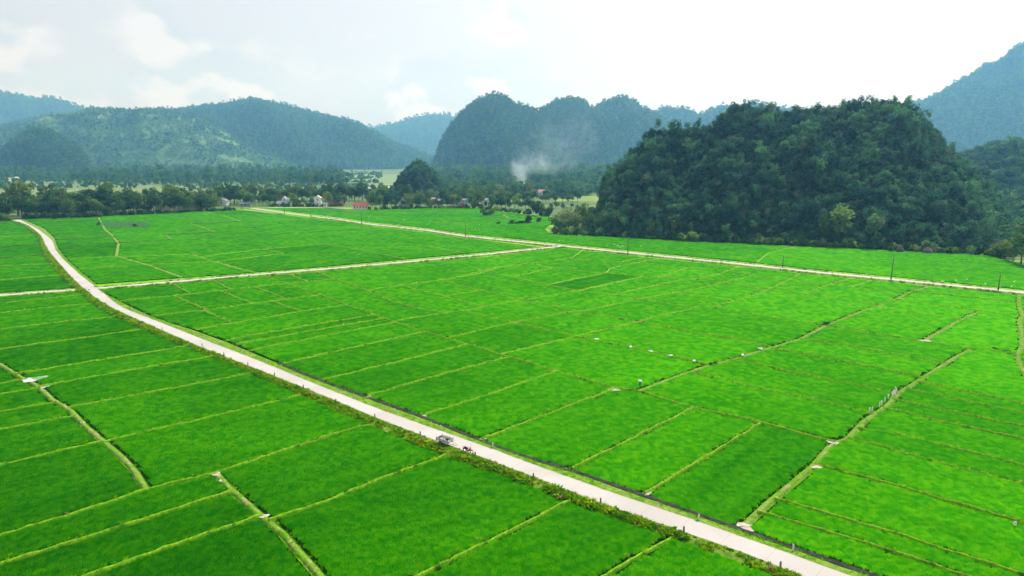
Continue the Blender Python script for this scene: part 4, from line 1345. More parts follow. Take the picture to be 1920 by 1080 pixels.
far_field([(-100, 368), (240, 366), (460, 366), (460, 356), (240, 352), (-100, 352)], (0.13, 0.185, 0.06), 'straw-coloured field behind the village trees', 1, -0.030)
far_field([(-100, 351.5), (240, 351.5), (480, 354), (480, 346), (300, 345), (150, 340), (-100, 338)], (0.11, 0.18, 0.07), 'pale green field below the hills', 2, -0.034)
far_field([(-100, 346), (120, 345), (330, 349), (330, 346.5), (120, 343), (-100, 343.5)], (0.085, 0.135, 0.06), 'darker crop strip in the pale field', 3, -0.026)
far_field([(480, 364), (640, 364), (640, 352), (480, 350)], (0.12, 0.19, 0.06), 'light field behind the two-storey houses', 4, -0.030)
far_field([(640, 349), (740, 347), (780, 338), (770, 326), (655, 327)], (0.13, 0.21, 0.08), 'hazy field beside the river', 5, -0.030)
far_field([(1040, 377), (1130, 377), (1130, 368), (1060, 367)], (0.15, 0.24, 0.04), 'yellow-green field beyond the village', 6, -0.030)
far_field([(1050, 364), (1145, 363), (1145, 352), (1070, 353)], (0.12, 0.27, 0.05), 'bright green field below the limestone range', 7, -0.030)
far_field([(905, 399), (960, 395), (1050, 396), (1060, 385), (960, 384), (900, 389)], (0.07, 0.14, 0.035), 'rough pasture at the village edge', 8, -0.030)
rv = [(660, 356), (700, 357), (735, 354), (742, 350.5), (715, 349), (690, 351), (664, 353.5)]
tag(link('river', make_mesh('river', [(*G(*q)[:2], -0.02) for q in rv], [tuple(range(len(rv)))], mat_plain('river_and_sand', (0.62, 0.60, 0.56), 0.35, 0.15, 0.02))), 'bright river bend with sand bars behind the trees', kind='structure')

# ------------------------------------------------------------------ air
def build_haze():
    x0, x1, y0, y1, z0, z1 = -7000, 7000, -500, 7800, -3, 840
    b = MB().box(((x0 + x1) / 2, (y0 + y1) / 2, (z0 + z1) / 2), (x1 - x0, y1 - y0, z1 - z0))
    m = bpy.data.materials.new('hazy_air')
    m.use_nodes = True
    t = NT(m.node_tree); t.n.clear()
    v = t.new('ShaderNodeVolumePrincipled', {'Color': (0.22, 0.57, 1.0), 'Absorption Color': (1.0, 1.0, 1.0), 'Density': 0.00015, 'Anisotropy': 0.4})
    out = t.new('ShaderNodeOutputMaterial')
    t.l.new(v.outputs[0], out.inputs['Volume'])
    tag(b.build('haze', m), 'thin blue haze filling the valley', kind='stuff')


build_haze()

# ------------------------------------------------------------------ trees
M_BARK = mat_plain('bark', (0.16, 0.13, 0.10), 0.95, 0.35, 3.0, bump=0.4)
M_PALEBARK = mat_plain('pale_bark', (0.34, 0.31, 0.26), 0.95, 0.25, 3.0, bump=0.3)
LEAF = {
    'dark': mat_leaf('dark_leaf', (0.030, 0.080, 0.034), (0.08, 0.20, 0.040), 0.40, 0.55, 0.04),
    'mid': mat_leaf('mid_leaf', (0.052, 0.125, 0.040), (0.15, 0.32, 0.045), 0.42, 0.55, 0.05),
    'olive': mat_leaf('olive_leaf', (0.072, 0.138, 0.050), (0.16, 0.29, 0.060), 0.42, 0.55, 0.04),
    'light': mat_leaf('light_leaf', (0.085, 0.195, 0.070), (0.19, 0.42, 0.090), 0.48, 0.5, 0.03),
    'rust': mat_leaf('rust_leaf', (0.16, 0.12, 0.055), (0.24, 0.17, 0.06), 0.3, 0.5, 0.03),
}


def trunk_mesh(name, seed, h, r, mat, limbs=5, top=0.8):
    rr = random.Random(seed)
    b = MB()
    lean = Vector((rr.uniform(-0.08, 0.08), rr.uniform(-0.08, 0.08), 0))
    P = [Vector((0, 0, -0.3)), Vector((0, 0, 0.15 * h)) + lean * h * 0.3, Vector((0, 0, 0.45 * h)) + lean * h * 0.7, Vector((0, 0, top * h)) + lean * h]
    b.tube(P, [r * 1.4, r, r * 0.75, r * 0.25], 7)
    for i in range(limbs):
        t = rr.uniform(0.35, 0.7)
        s = Vector((0, 0, t * h)) + lean * h * t
        a = rr.uniform(0, 6.28); L = h * rr.uniform(0.2, 0.36)
        e = s + Vector((math.cos(a) * L * 0.8, math.sin(a) * L * 0.8, L * 0.75))
        b.tube([s, (s + e) / 2 + Vector((0, 0, -0.05 * L)), e], [r * 0.42, r * 0.3, r * 0.1], 5)
    return b.mesh(name, mat, True)


# kinds of tree, each built one unit tall x height: (crown radius xy, crown half height, crown centre, lumps, leaves, leaf size)
TREES = {}
for nm, key, rad, zc, nl, nlf, lf, bark, wds in [
    ('round_tree', 'dark', (0.36, 0.36, 0.40), 0.55, 11, 700, 0.058, M_BARK, 'dark round-crowned tree'),
    ('round_tree', 'mid', (0.38, 0.38, 0.38), 0.57, 12, 700, 0.058, M_BARK, 'mid-green spreading tree'),
    ('tall_tree', 'olive', (0.24, 0.24, 0.42), 0.55, 11, 620, 0.050, M_PALEBARK, 'tall thin-crowned olive-green tree'),
    ('broad_tree', 'dark', (0.44, 0.44, 0.38), 0.56, 13, 760, 0.064, M_BARK, 'broad dark tree'),
    ('bamboo_clump', 'olive', (0.40, 0.40, 0.42), 0.52, 14, 760, 0.055, M_PALEBARK, 'feathery olive bamboo clump'),
    ('tall_tree', 'mid', (0.27, 0.27, 0.43), 0.55, 10, 620, 0.054, M_BARK, 'tall mid-green tree'),
    ('garden_tree', 'light', (0.36, 0.36, 0.34), 0.60, 8, 520, 0.062, M_BARK, 'light green garden tree'),
    ('tall_tree', 'light', (0.23, 0.23, 0.44), 0.54, 15, 760, 0.046, M_PALEBARK, 'tall pale green tree'),
    ('flame_tree', 'rust', (0.36, 0.36, 0.28), 0.66, 8, 480, 0.058, M_BARK, 'brownish rust-leaved tree'),
]:
    k = len(TREES)
    TREES[k] = (nm, wds, [(trunk_mesh('trunk', 500 + k * 5 + v, 1.0, 0.022, bark), crown_mesh('crown', 600 + k * 7 + v, rad, nl, nlf, lf, LEAF[key], zc, lump=(0.30, 0.5))) for v in range(2)])


def tree(kind, loc, height, label, group=None, seed=0, cat='tree', squash=1.0):
    nm, wds, var = TREES[kind]
    r = random.Random(seed)
    tr, cr = var[r.randrange(len(var))]
    t = thing(nm, label, cat, loc, r.uniform(0, 6.28), group, (height * squash, height * squash, height))
    link('trunk', tr, t); link('crown', cr, t)
    return t


SHRUBS = [crown_mesh('shrub', 640 + k, (0.6, 0.6, 0.42), 7, 300, 0.13, LEAF[('dark', 'mid', 'olive', 'light')[k]], 0.38) for k in range(4)]


def shrub(kind, loc, size, label, group=None, seed=0, name='shrub', cat='shrub', zs=1.0):
    r = random.Random(seed)
    t = thing(name, label, cat, loc, r.uniform(0, 6.28), group, (size, size, size * zs))
    b = MB()
    for k in range(4):
        a = r.uniform(0, 6.28)
        b.tube([(0, 0, -0.05), (math.cos(a) * 0.2, math.sin(a) * 0.2, 0.5)], [0.03, 0.012], 5)
    link('stem', SHRUB_STEM.setdefault(r.randrange(3), b.mesh('stem', M_BARK)), t)
    link('foliage', SHRUBS[kind], t)
    return t


SHRUB_STEM = {}
ZONES = [(-60, 'beyond the far end of the main road'), (60, 'beside the far end of the main road'), (185, 'behind the cabbage patch'),
         (300, 'around the brown-roofed house'), (398, 'around the white gabled house'), (455, 'around the small blue-roofed house'), (505, 'around the two-storey house'),
         (570, 'around the house with the white columns'), (635, 'around the long red-roofed house'), (715, 'below the small rocky knoll'), (800, 'around the yellow-walled houses'),
         (865, 'around the small red shed'), (925, 'in the village below the smoke'), (1010, 'beside the pink-roofed house'), (1075, 'at the near hill foot'), (1800, 'at the end of the near limestone hill'), (5000, '')]


def zone(px):
    for (a, w), (b, _) in zip(ZONES, ZONES[1:]):
        if px < b: return w
    return ZONES[-2][1]


def tsize(h): return 'tall' if h > 14 else ('small' if h < 8.5 else 'medium-sized')


tr_rng = random.Random(21)
n_trees = 0


def belt_tree(px, py, h, kind, squash=1.0):
    global n_trees
    n_trees += 1
    w = TREES[kind][1]
    lab = f'{tsize(h)} {w.replace("tall ", "")} {zone(px)}'
    tree(kind, G(px, py), h, lab, f'trees {zone(px)}', 900 + n_trees, squash=squash)


# front rows along the village edge: (pixel x range, ground pixel y at each end, number, height range, kinds)
ROWS = [
    ((-60, 20), (414, 413), 8, (9, 15), (0, 1, 3, 2)), ((-60, 20), (408, 407), 6, (11, 16), (0, 3, 5)),
    ((38, 185), (409.5, 405.5), 15, (8, 15), (0, 1, 3, 0, 2, 4)), ((30, 200), (404, 401), 14, (11, 19), (0, 2, 3, 5, 2, 1)), ((30, 210), (398, 396), 10, (12, 19), (2, 5, 0, 2)),
    ((185, 300), (405, 399.5), 10, (7, 13), (0, 1, 3, 2)), ((200, 330), (398, 393), 10, (10, 17), (0, 2, 3, 5)), ((210, 340), (391, 387), 7, (11, 17), (0, 3, 1)),
    ((300, 405), (397, 394.5), 9, (7, 12), (0, 4, 1, 3)), ((330, 400), (390, 387), 5, (10, 16), (0, 3, 1)),
    ((395, 465), (385, 383), 7, (10, 17), (0, 3, 3, 1)), ((455, 520), (386, 384.5), 6, (8, 13), (0, 6, 1)), ((450, 520), (379, 378), 6, (11, 16), (0, 2, 3)),
    ((545, 585), (387, 386.5), 4, (7, 11), (6, 0, 1)), ((520, 600), (378, 377), 8, (10, 17), (2, 0, 3, 1)), ((610, 650), (386, 386), 3, (8, 12), (6, 1, 0)), ((600, 690), (377, 376), 9, (11, 19), (0, 3, 3, 5, 0)),
    ((697, 755), (391.5, 390.5), 6, (7, 12), (0, 1, 6)), ((700, 790), (382, 380), 9, (9, 15), (0, 1, 2, 6, 3)), ((700, 800), (372, 371), 8, (10, 16), (1, 0, 6, 4)),
    ((762, 800), (390, 389.5), 3, (11, 15), (4, 4, 3)), ((800, 835), (389, 388.5), 4, (6, 10), (0, 4)), ((835, 862), (387, 387), 3, (10, 14), (3, 1)),
    ((880, 1000), (390, 391.5), 12, (6, 12), (1, 0, 6, 1, 4)), ((800, 1000), (380, 380), 17, (9, 15), (1, 3, 0, 6, 4, 2)), ((820, 1000), (371, 370), 15, (9, 15), (0, 1, 3, 6, 2)), ((860, 1080), (364, 363), 13, (9, 15), (0, 1, 3, 2)),
    ((1000, 1085), (381, 379), 6, (6, 10), (0, 3, 1)), ((1000, 1100), (394, 392), 5, (4, 7), (1, 4)),
]
for (x0, x1), (y0, y1), n, hr, kinds in ROWS:
    n = int(n * 1.5 + 0.5)
    for i in range(n):
        f = (i + tr_rng.uniform(0.1, 0.9)) / n
        px, py = x0 + (x1 - x0) * f, y0 + (y1 - y0) * f + tr_rng.uniform(-1.2, 1.2)
        belt_tree(px, py, tr_rng.uniform(*hr) * (1.32 if px < 460 else 1.22) * tr_rng.uniform(0.72, 1.2), tr_rng.choice(kinds), tr_rng.uniform(0.8, 1.15))
# trees that stand out
belt_tree(158, 402, 20, 2, 1.2); belt_tree(78, 403, 20, 5, 1.0); belt_tree(640, 382, 21, 3, 0.8); belt_tree(212, 400, 19, 2, 1.2); belt_tree(585, 377, 23, 2, 1.0); belt_tree(300, 396, 19, 3, 1.0)
for i, px in enumerate((524, 528, 934)):
    belt_tree(px, (385, 382, 372)[i], (8, 10, 12)[i], 8)
# ragged scrub in front of the belt
n_sh = 0
for (x0, x1), (y0, y1), n in [((-40, 20), (415.5, 414.5), 7), ((40, 190), (411, 407.5), 24), ((190, 345), (406, 399.5), 26), ((345, 440), (398.5, 395), 16), ((505, 612), (387.6, 387.6), 16), ((690, 770), (394.3, 392.3), 12), ((770, 900), (391.5, 391), 22), ((900, 1000), (392.5, 402.5), 18)]:
    for i in range(n):
        f = (i + tr_rng.random()) / n
        px = x0 + (x1 - x0) * f
        k = tr_rng.choice((0, 0, 1, 2))
        n_sh += 1
        shrub(k, G(px, y0 + (y1 - y0) * f + tr_rng.uniform(-0.5, 0.3)), tr_rng.uniform(2.8, 6.0), f'{("dark", "mid-green", "olive", "light")[k]} shrub at the field edge {zone(px)}', f'shrubs {zone(px)}', n_sh)

# trees and bamboo along the foot of the near limestone hill
def foot(px, py, h, kind, label, squash=1.0, group=None):
    global n_trees
    n_trees += 1
    tree(kind, G(px, py), h, label, group, 1500 + n_trees, squash=squash)


foot(1574, 461, 22, 7, 'tallest bright green tree at the foot of the near hill', 1.15)
foot(1637, 465, 19, 7, 'second tall bright green tree at the hill foot, nearer the rocks', 1.0)
foot(1540, 461, 18, 2, 'slender greyish tree beside the tallest bright tree', 0.8)
foot(1660, 464, 12, 5, 'mid-green tree between the bright tree and the rocks', 0.9)
foot(1222, 447, 9.5, 4, 'yellow-green bamboo clump at the hill foot nearest the lamp pole', 1.1)
foot(1262, 449, 11, 2, 'thin grey tree at the hill foot beyond the lamp pole', 0.7)
foot(1360, 454.5, 11, 7, 'light green tree in the middle of the hill foot', 0.9)
foot(1500, 460, 9, 2, 'pale thin tree on the dark hill foot', 0.8)
for i, (px, py, h, k, sq) in enumerate([(1052, 438, 8, 4, 1.2), (1078, 437, 11, 4, 1.1), (1105, 437, 12, 4, 1.0), (1130, 440, 12, 4, 1.0), (1160, 441, 12, 4, 0.9), (1065, 430, 12, 4, 1.1), (1095, 428, 14, 4, 1.0), (1125, 430, 14, 4, 1.0), (1085, 421, 11, 1, 1.0), (1110, 418, 10, 1, 1.0), (1175, 443, 8, 0, 1.1), (1040, 427, 7, 4, 1.2)]):
    foot(px, py, h * 1.25, k, f'{TREES[k][1]} in the thicket where the near hill meets the village', sq, 'thicket at the left foot of the near hill')
for i, (px, py, h, k) in enumerate([(1880, 484, 9, 1), (1898, 490, 11, 4), (1915, 495, 13, 1), (1935, 500, 13, 4), (1960, 505, 14, 1), (1905, 474, 12, 6), (1925, 470, 13, 1), (1860, 478, 6, 4), (1950, 485, 14, 0)]):
    foot(px, py, h, k, f'{TREES[k][1]} at the hill end beside the frame edge', 1.1, 'trees at the right end of the near hill')
for i in range(70):
    f = (i + tr_rng.random()) / 70
    px = 1035 + f * 850
    py = np.interp(px, [1035, 1130, 1300, 1500, 1700, 1850, 1890], [439.5, 444.5, 453.5, 462.5, 471.5, 480, 487]) + tr_rng.uniform(-1.8, 0.3)
    k = tr_rng.choice((0, 0, 1, 1, 1, 3))
    w = 'by the lamp pole' if px < 1250 else ('in the middle of the hill foot' if px < 1500 else ('by the bright tall trees' if px < 1680 else 'by the dark straw stacks'))
    shrub(k, G(px, py), tr_rng.uniform(3.0, 7.0), f'{("dark", "mid-green", "olive", "light green")[k]} shrub along the near hill foot {w}', f'shrubs along the near hill foot {w}', 700 + i)
for i, (px, py, s, k, lab) in enumerate([(1402, 456.5, 3.6, 2, 'lone brown-green bush standing out from the hill foot'), (1145, 442.5, 2.2, 2, 'tiny bush on the rice edge below the thicket'), (1206, 446.5, 4.0, 2, 'brownish bush in the rice just past the lamp pole'),
                                         (1671, 472, 4.2, 0, 'dark round bush beside the dark straw stack'), (1758, 474.5, 5.0, 2, 'grey-green bush behind the pointed straw stack'), (1778, 473.5, 5.2, 0, 'dark bush at the field corner past the straw stacks'),
                                         (908, 404.5, 5.5, 1, 'spiky shrub in the far paddy, nearer the village sheds'), (920, 404.3, 5.5, 1, 'spiky shrub in the far paddy, nearer the limestone hill'),
                                         (1012, 405, 13, 0, 'large dark tree-like bush at the paddy corner'), (1028, 406, 8, 0, 'dark bush against the large dark bush'), (990, 418, 6, 0, 'upright dark shrub on the far terrace'), (1010, 416.5, 5, 0, 'small round dark shrub on the far terrace'),
                                         (958, 420.2, 4.4, 0, 'dark bush at the end of the terrace hedge'), (973, 419.6, 3.4, 0, 'small dark bush in the terrace hedge'), (982, 419.2, 3.4, 0, 'second small dark bush in the terrace hedge'), (934, 420.5, 3.0, 0, 'low dark bush alone on the far terrace'),
                                         (104, 411.5, 4.2, 0, 'dark bush where the far rice meets the tree belt'), (184, 422.5, 3.2, 0, 'dark bush at the corner of the cabbage patch'), (255, 426, 3.6, 0, 'upright dark shrub in the cabbage patch'), (8, 415, 5.5, 3, 'rounded light green bush beside the far end of the main road')]):
    shrub(k, G(px, py), s, lab, None, 800 + i, zs=1.3 if s > 5 else 0.9)
# low thicket hedge row on the far terrace
for i in range(9):
    shrub(0, G(962 + i * 4.2, 420.2 - i * 0.12), tr_rng.uniform(1.6, 2.6), 'low dark hedge bush on the far terrace', 'terrace hedge', 860 + i)

# banana plants before the houses
M_BANANA = mat_leaf('banana_leaf', (0.10, 0.18, 0.06), (0.22, 0.36, 0.06), 0.4, 0.4, 0.02)


def banana_mesh(seed):
    r = random.Random(seed)
    V, F = [], []
    for k in range(9):
        a = k * 2.4 + r.uniform(-0.3, 0.3); L = r.uniform(0.5, 0.75); up = r.uniform(0.4, 0.95)
        d, s = Vector((math.cos(a), math.sin(a), 0)), Vector((-math.sin(a), math.cos(a), 0))
        o = len(V)
        for q in range(5):
            t = q / 4
            c = Vector((0, 0, 0.5)) + d * L * t + Vector((0, 0, up * L * t - 0.75 * L * t * t))
            w = 0.11 * math.sin(math.pi * (0.12 + 0.84 * t)) + 0.01
            V += [c - s * w, c + Vector((0, 0, -0.02)), c + s * w]
        for q in range(4):
            for e in range(2):
                F.append((o + q * 3 + e, o + q * 3 + e + 1, o + q * 3 + e + 4, o + q * 3 + e + 3))
    return make_mesh('leaves', V, F, M_BANANA, True)


BAN = [banana_mesh(k) for k in range(3)]
BST = MB().tube([(0, 0, -0.05), (0, 0, 0.3), (0.02, 0, 0.55)], [0.06, 0.05, 0.03], 7).mesh('stem', M_PALEBARK, True)
for i in range(34):
    px = tr_rng.choice([tr_rng.uniform(245, 300), tr_rng.uniform(330, 400), tr_rng.uniform(390, 460), tr_rng.uniform(450, 520), tr_rng.uniform(195, 245)])
    py = np.interp(px, [195, 270, 340, 440, 520], [405.5, 402.3, 398.3, 394, 387.5]) - tr_rng.uniform(0.1, 2.2)
    h = tr_rng.uniform(3.2, 5.0)
    t = thing('banana_plant', f'broad-leaved banana plant {zone(px)}', 'banana plant', G(px, py), tr_rng.uniform(0, 6), f'banana plants {zone(px)}', h)
    link('stem', BST, t); link('leaves', BAN[i % 3], t)

# cabbage patch
cab = [proto('cabbage', crown_mesh('cabbage', 880 + k, (0.5, 0.5, 0.25), 4, 40, 0.34, mat_leaf('cabbage_leaf', (0.13, 0.36, 0.13), (0.22, 0.50, 0.17), 0.4, 0.4, 0.02), 0.2)) for k in range(2)]
poly = np.array([G(*q)[:2] for q in [(187, 420), (205, 428), (275, 427), (283, 421), (262, 416), (200, 417)]])
cp = []
lo, hi = poly.min(0), poly.max(0)
for x in np.arange(lo[0], hi[0], 0.9):
    for y in np.arange(lo[1], hi[1], 1.3):
        if in_poly(np.array([x]), np.array([y]), poly)[0] and tr_rng.random() < 0.9: cp.append((x + tr_rng.uniform(-0.15, 0.15), y + tr_rng.uniform(-0.2, 0.2), 0.42))
tag(add_scatter(link('cabbages', scatter_mesh('cabbages', np.array(cp), np.random.default_rng(3).uniform(0.6, 1.0, len(cp)), 2)), scatter_group('cabbage_rows', cab, False)), 'blue-green cabbage patch set in the far rice', kind='stuff')
tag(link('vegetable_bed', make_mesh('vegetable_bed', [(x, y, 0.40) for x, y in poly] + [(x, y, 0.0) for x, y in poly], [tuple(range(6))[::-1]] + [(i, (i + 1) % 6, (i + 1) % 6 + 6, i + 6) for i in range(6)], mat_plain('dug_soil', (0.05, 0.20, 0.05), 0.95, 0.3, 1.0))), 'dug soil bed under the cabbages', kind='structure')

# ------------------------------------------------------------------ houses
M_WHITEWALL = mat_plain('white_plaster', (0.72, 0.71, 0.68), 0.9, 0.08, 0.6)
M_CREAM = mat_plain('cream_plaster', (0.66, 0.60, 0.44), 0.9, 0.10, 0.6)
M_YELLOWWALL = mat_plain('yellow_plaster', (0.66, 0.50, 0.22), 0.9, 0.10, 0.6)
M_GREYWALL = mat_plain('grey_render', (0.34, 0.35, 0.36), 0.9, 0.2, 0.6)
M_BLUEWALL = mat_plain('pale_blue_plaster', (0.42, 0.50, 0.58), 0.9, 0.1, 0.6)
M_REDTILE = mat_plain('red_roof_tile', (0.40, 0.075, 0.075), 0.7, 0.25, 1.2, bump=0.3)
M_PINKTILE = mat_plain('faded_pink_tile', (0.50, 0.22, 0.19), 0.8, 0.2, 1.0)
M_BROWNTILE = mat_plain('old_brown_tile', (0.11, 0.065, 0.055), 0.9, 0.3, 1.0, bump=0.3)
M_GREYROOF = mat_plain('grey_sheet_roof', (0.20, 0.24, 0.28), 0.55, 0.2, 1.0)
M_BLUEROOF = mat_plain('blue_sheet_roof', (0.22, 0.38, 0.46), 0.5, 0.2, 1.0)
M_GLASS = mat_plain('dark_window_glass', (0.02, 0.025, 0.03), 0.12, 0.2, 1.0, spec=0.5)
M_FRAME = mat_plain('window_frame_paint', (0.30, 0.28, 0.24), 0.6, 0.1, 2.0)
M_DOOR = mat_plain('door_wood', (0.14, 0.08, 0.05), 0.7, 0.2, 2.0)


def house(label, base_px, size, rz, wall, roof, roof_h=1.8, storeys=1, windows=4, over=0.5, cols=0, hip=False, cat='house', name='house', door=True, trim=None):
    """gabled house; its long side (length size[0]) faces -Y before turning by rz"""
    L, D, H = size
    g = G(*base_px)
    t = thing(name, label, cat, (g[0], g[1], 0), rz)
    b = MB().box((0, 0, H / 2 - 0.1), (L, D, H + 0.2))
    if not hip:                                             # gable triangles
        for s in (-1, 1):
            x = s * L / 2
            b.add([(x, -D / 2, H), (x, D / 2, H), (x, 0, H + roof_h * 0.98), (x - s * 0.2, -D / 2, H), (x - s * 0.2, D / 2, H), (x - s * 0.2, 0, H + roof_h * 0.98)], [(0, 1, 2), (3, 5, 4), (0, 3, 4, 1), (1, 4, 5, 2), (2, 5, 3, 0)])
    b.build('wall', wall, t)
    r = MB(); th = 0.14
    e, x1 = D / 2 + over, L / 2 + over * 0.7
    sl = roof_h / (D / 2)
    ze = H - over * sl
    if hip:
        q = L / 2 - D / 2
        top = [(-q, 0, H + roof_h), (q, 0, H + roof_h)]
        lo = [(-x1, -e, ze), (x1, -e, ze), (x1, e, ze), (-x1, e, ze)]
        v = lo + top + [(a, c, z - th) for a, c, z in lo]
        r.add(v, [(0, 1, 5, 4), (1, 2, 5), (2, 3, 4, 5), (3, 0, 4), (0, 6, 7, 1), (1, 7, 8, 2), (2, 8, 9, 3), (3, 9, 6, 0), (6, 9, 8, 7)])
    else:
        for s in (-1, 1):
            v = [(-x1, s * e, ze), (x1, s * e, ze), (x1, 0, H + roof_h), (-x1, 0, H + roof_h)]
            v += [(a, c, z + th) for a, c, z in v]
            f = [(0, 1, 2, 3), (4, 7, 6, 5), (0, 4, 5, 1), (1, 5, 6, 2), (2, 6, 7, 3), (3, 7, 4, 0)]
            r.add(v, f if s > 0 else [q[::-1] for q in f])
        r.box((0, 0, H + roof_h + th), (2 * x1, 0.3, 0.18))
        for k in range(int(2 * x1 / 0.9)):                   # tile courses standing proud
            x = -x1 + 0.45 + k * 0.9
            for s in (-1, 1):
                a = Vector((x, s * e, ze + th)); c = Vector((x, 0, H + roof_h + th))
                r.tube([a, c], 0.05, 4)
    r.build('roof', roof, t)
    sh = H / storeys
    for f in range(storeys):
        n = windows
        for k in range(n):
            x = -L / 2 + (k + 0.5) * L / n
            if door and f == 0 and k == n // 2: continue
            w = MB().box((x, -D / 2 - 0.03, f * sh + sh * 0.55), (min(1.1, L / n * 0.55), 0.06, sh * 0.42)).build('window', M_GLASS, t)
            wf = MB()
            ww, wh, z = min(1.1, L / n * 0.55), sh * 0.42, f * sh + sh * 0.55
            for a in (-1, 1):
                wf.box((x + a * ww / 2, -D / 2 - 0.06, z), (0.09, 0.12, wh + 0.18)); wf.box((x, -D / 2 - 0.06, z + a * wh / 2), (ww + 0.18, 0.121, 0.09))
            wf.box((x, -D / 2 - 0.065, z), (0.05, 0.11, wh))
            wf.build('frame', trim or M_FRAME, w)
        # gable-end windows
        for s in (-1, 1):
            MB().box((s * (L / 2 + 0.02), 0, f * sh + sh * 0.58), (0.06, 1.0, sh * 0.4)).build('window', M_GLASS, t)
    if door:
        x = -L / 2 + (windows // 2 + 0.5) * L / windows
        d = MB().box((x, -D / 2 - 0.04, 1.05), (1.1, 0.08, 2.1)).build('door', M_DOOR, t)
        MB().box((x + 0.4, -D / 2 - 0.10, 1.05), (0.05, 0.06, 0.16)).build('handle', M_FRAME, d)
    for k in range(cols):
        x = -L / 2 + (k + 0.5) * L / cols
        MB().tube([(x, -D / 2 - 1.2, 0), (x, -D / 2 - 1.2, sh)], 0.16, 8).build('column', M_WHITEWALL, t)
    if cols:
        MB().box((0, -D / 2 - 0.75, sh + 0.08), (L, 1.5, 0.16)).build('balcony', M_WHITEWALL, t)
    return t


# the long red-roofed building beside the rice
g = house('long cream house with a red tiled roof beside the far rice', (678, 391.8), (13.2, 6.0, 3.4), math.radians(-8), M_CREAM, M_REDTILE, 2.2, 1, 5, 0.45, door=False, name='long_house')
house('small white house with a grey gable among the banana plants', (419, 385), (7.5, 9.0, 4.2), math.radians(90 - 4), M_WHITEWALL, M_GREYROOF, 2.6, 1, 2, 0.4)
house('low white lean-to house beside the white gabled house', (399, 384), (8, 5, 2.7), 0.05, M_WHITEWALL, M_BROWNTILE, 1.2, 1, 3)
house('low house with a pale blue sheet roof by the road fork', (462, 386.5), (9, 6, 2.4), 0.05, M_GREYWALL, M_BLUEROOF, 1.0, 1, 3, 0.9)
house('brown-roofed house half hidden in the tree belt', (280, 391), (9, 6, 4.0), -0.1, M_GREYWALL, M_BROWNTILE, 1.3, 1, 3, 0.7)
house('two-storey white house with a dark roof and gabled dormer', (531, 387), (9.5, 6.5, 3.1), 0.06, M_GREYWALL, M_GREYROOF, 2.0, 1, 4, 0.9)
house('narrow white gabled upper room of the two-storey house', (534.5, 385.4), (3.2, 4.0, 6.8), math.radians(88), M_WHITEWALL, M_BLUEWALL, 1.7, 2, 1, 0.3, door=False)
house('house with white columns and a high open gable', (597, 387), (5.0, 6.0, 8.0), math.radians(92), M_WHITEWALL, M_WHITEWALL, 1.9, 2, 2, 0.4)
house('blue-grey house with a flat wing beside the columned gable', (590, 386), (9.5, 6.0, 6.0), 0.04, M_BLUEWALL, M_GREYROOF, 1.0, 2, 3, 0.6, cols=4)
house('dark brown-roofed house behind the long red-roofed building', (632, 386.5), (12, 7, 3.0), 0.0, M_BROWNTILE, M_BROWNTILE, 2.4, 1, 4, 0.9)
house('small white shrine-like house beside the grey yard wall', (610, 388.4), (2.6, 2.4, 3.0), 0.1, M_WHITEWALL, M_GREYROOF, 0.8, 1, 1, 0.3, door=False)
house('red-brown tiled house among trees near the knoll', (763, 382), (9, 7, 4.5), 0.5, M_BLUEWALL, M_BROWNTILE, 2.2, 1, 3)
house('pale blue-walled house behind the bamboo clump', (756, 387.5), (7, 6, 5.0), 1.2, M_BLUEWALL, M_GREYROOF, 1.6, 1, 2)
house('yellow-walled house behind the round bushes', (824, 384.5), (9, 6, 4.4), -0.1, M_YELLOWWALL, M_GREYROOF, 1.5, 1, 3, 0.4)
house('white-walled house beside the yellow one', (810, 384), (6, 6, 5.4), 0.3, M_WHITEWALL, M_PINKTILE, 1.4, 2, 2, 0.4)
house('white flat-fronted house above the red shed', (866, 384.5), (11, 6, 5.0), 0.0, M_BLUEWALL, M_GREYROOF, 1.0, 2, 4, 0.3)
house('small red-sided shed with a dark roof', (869, 389.3), (4.0, 4.0, 2.8), math.radians(80), M_REDTILE, M_BROWNTILE, 1.8, 1, 1, 0.5, cat='shed', name='shed')
house('long low white-roofed shed at the village edge', (895, 386.5), (10, 4, 2.2), 0.0, M_BROWNTILE, M_WHITEWALL, 0.6, 1, 3, 0.5, cat='shed', name='shed')
house('pink-roofed house with a dark ridge beyond the village', (1019, 369), (12, 8, 5.5), 0.0, M_WHITEWALL, M_PINKTILE, 3.0, 1, 3, 0.6)
house('dark-roofed hall behind the pink-roofed house', (1026, 365.6), (11, 6, 9.0), 0.0, M_GREYROOF, M_GREYROOF, 2.0, 2, 3, 0.5)
house('white-gabled long house beside the pink-roofed house', (1000, 366.5), (13, 8, 4.4), 0.1, M_WHITEWALL, M_BROWNTILE, 2.6, 1, 4, 0.5)
house('small pale house below the limestone range', (984, 359.5), (8, 6, 5), 0.2, M_WHITEWALL, M_PINKTILE, 2.0, 1, 2)
house('far white shed at the edge of the woods', (1078, 358.5), (12, 6, 4.5), 0.0, M_WHITEWALL, M_PINKTILE, 1.5, 1, 3, cat='shed', name='shed')
house('far white farmhouse below the dark outcrop', (28, 338.3), (14, 8, 5), 0.1, M_WHITEWALL, M_WHITEWALL, 2.4, 1, 4)
house('second far white farmhouse below the dark outcrop', (14, 338.6), (10, 7, 4.5), -0.1, M_WHITEWALL, M_PINKTILE, 2.0, 1, 3)
house('small cream house deep in the trees left of the smoke', (846, 379.5), (8, 6, 5.0), 0.2, M_CREAM, M_PINKTILE, 1.8, 1, 3)
house('pale house with a rusty roof below the smoke', (942, 378.5), (9, 6, 5.2), -0.2, M_WHITEWALL, M_BROWNTILE, 1.8, 1, 3)
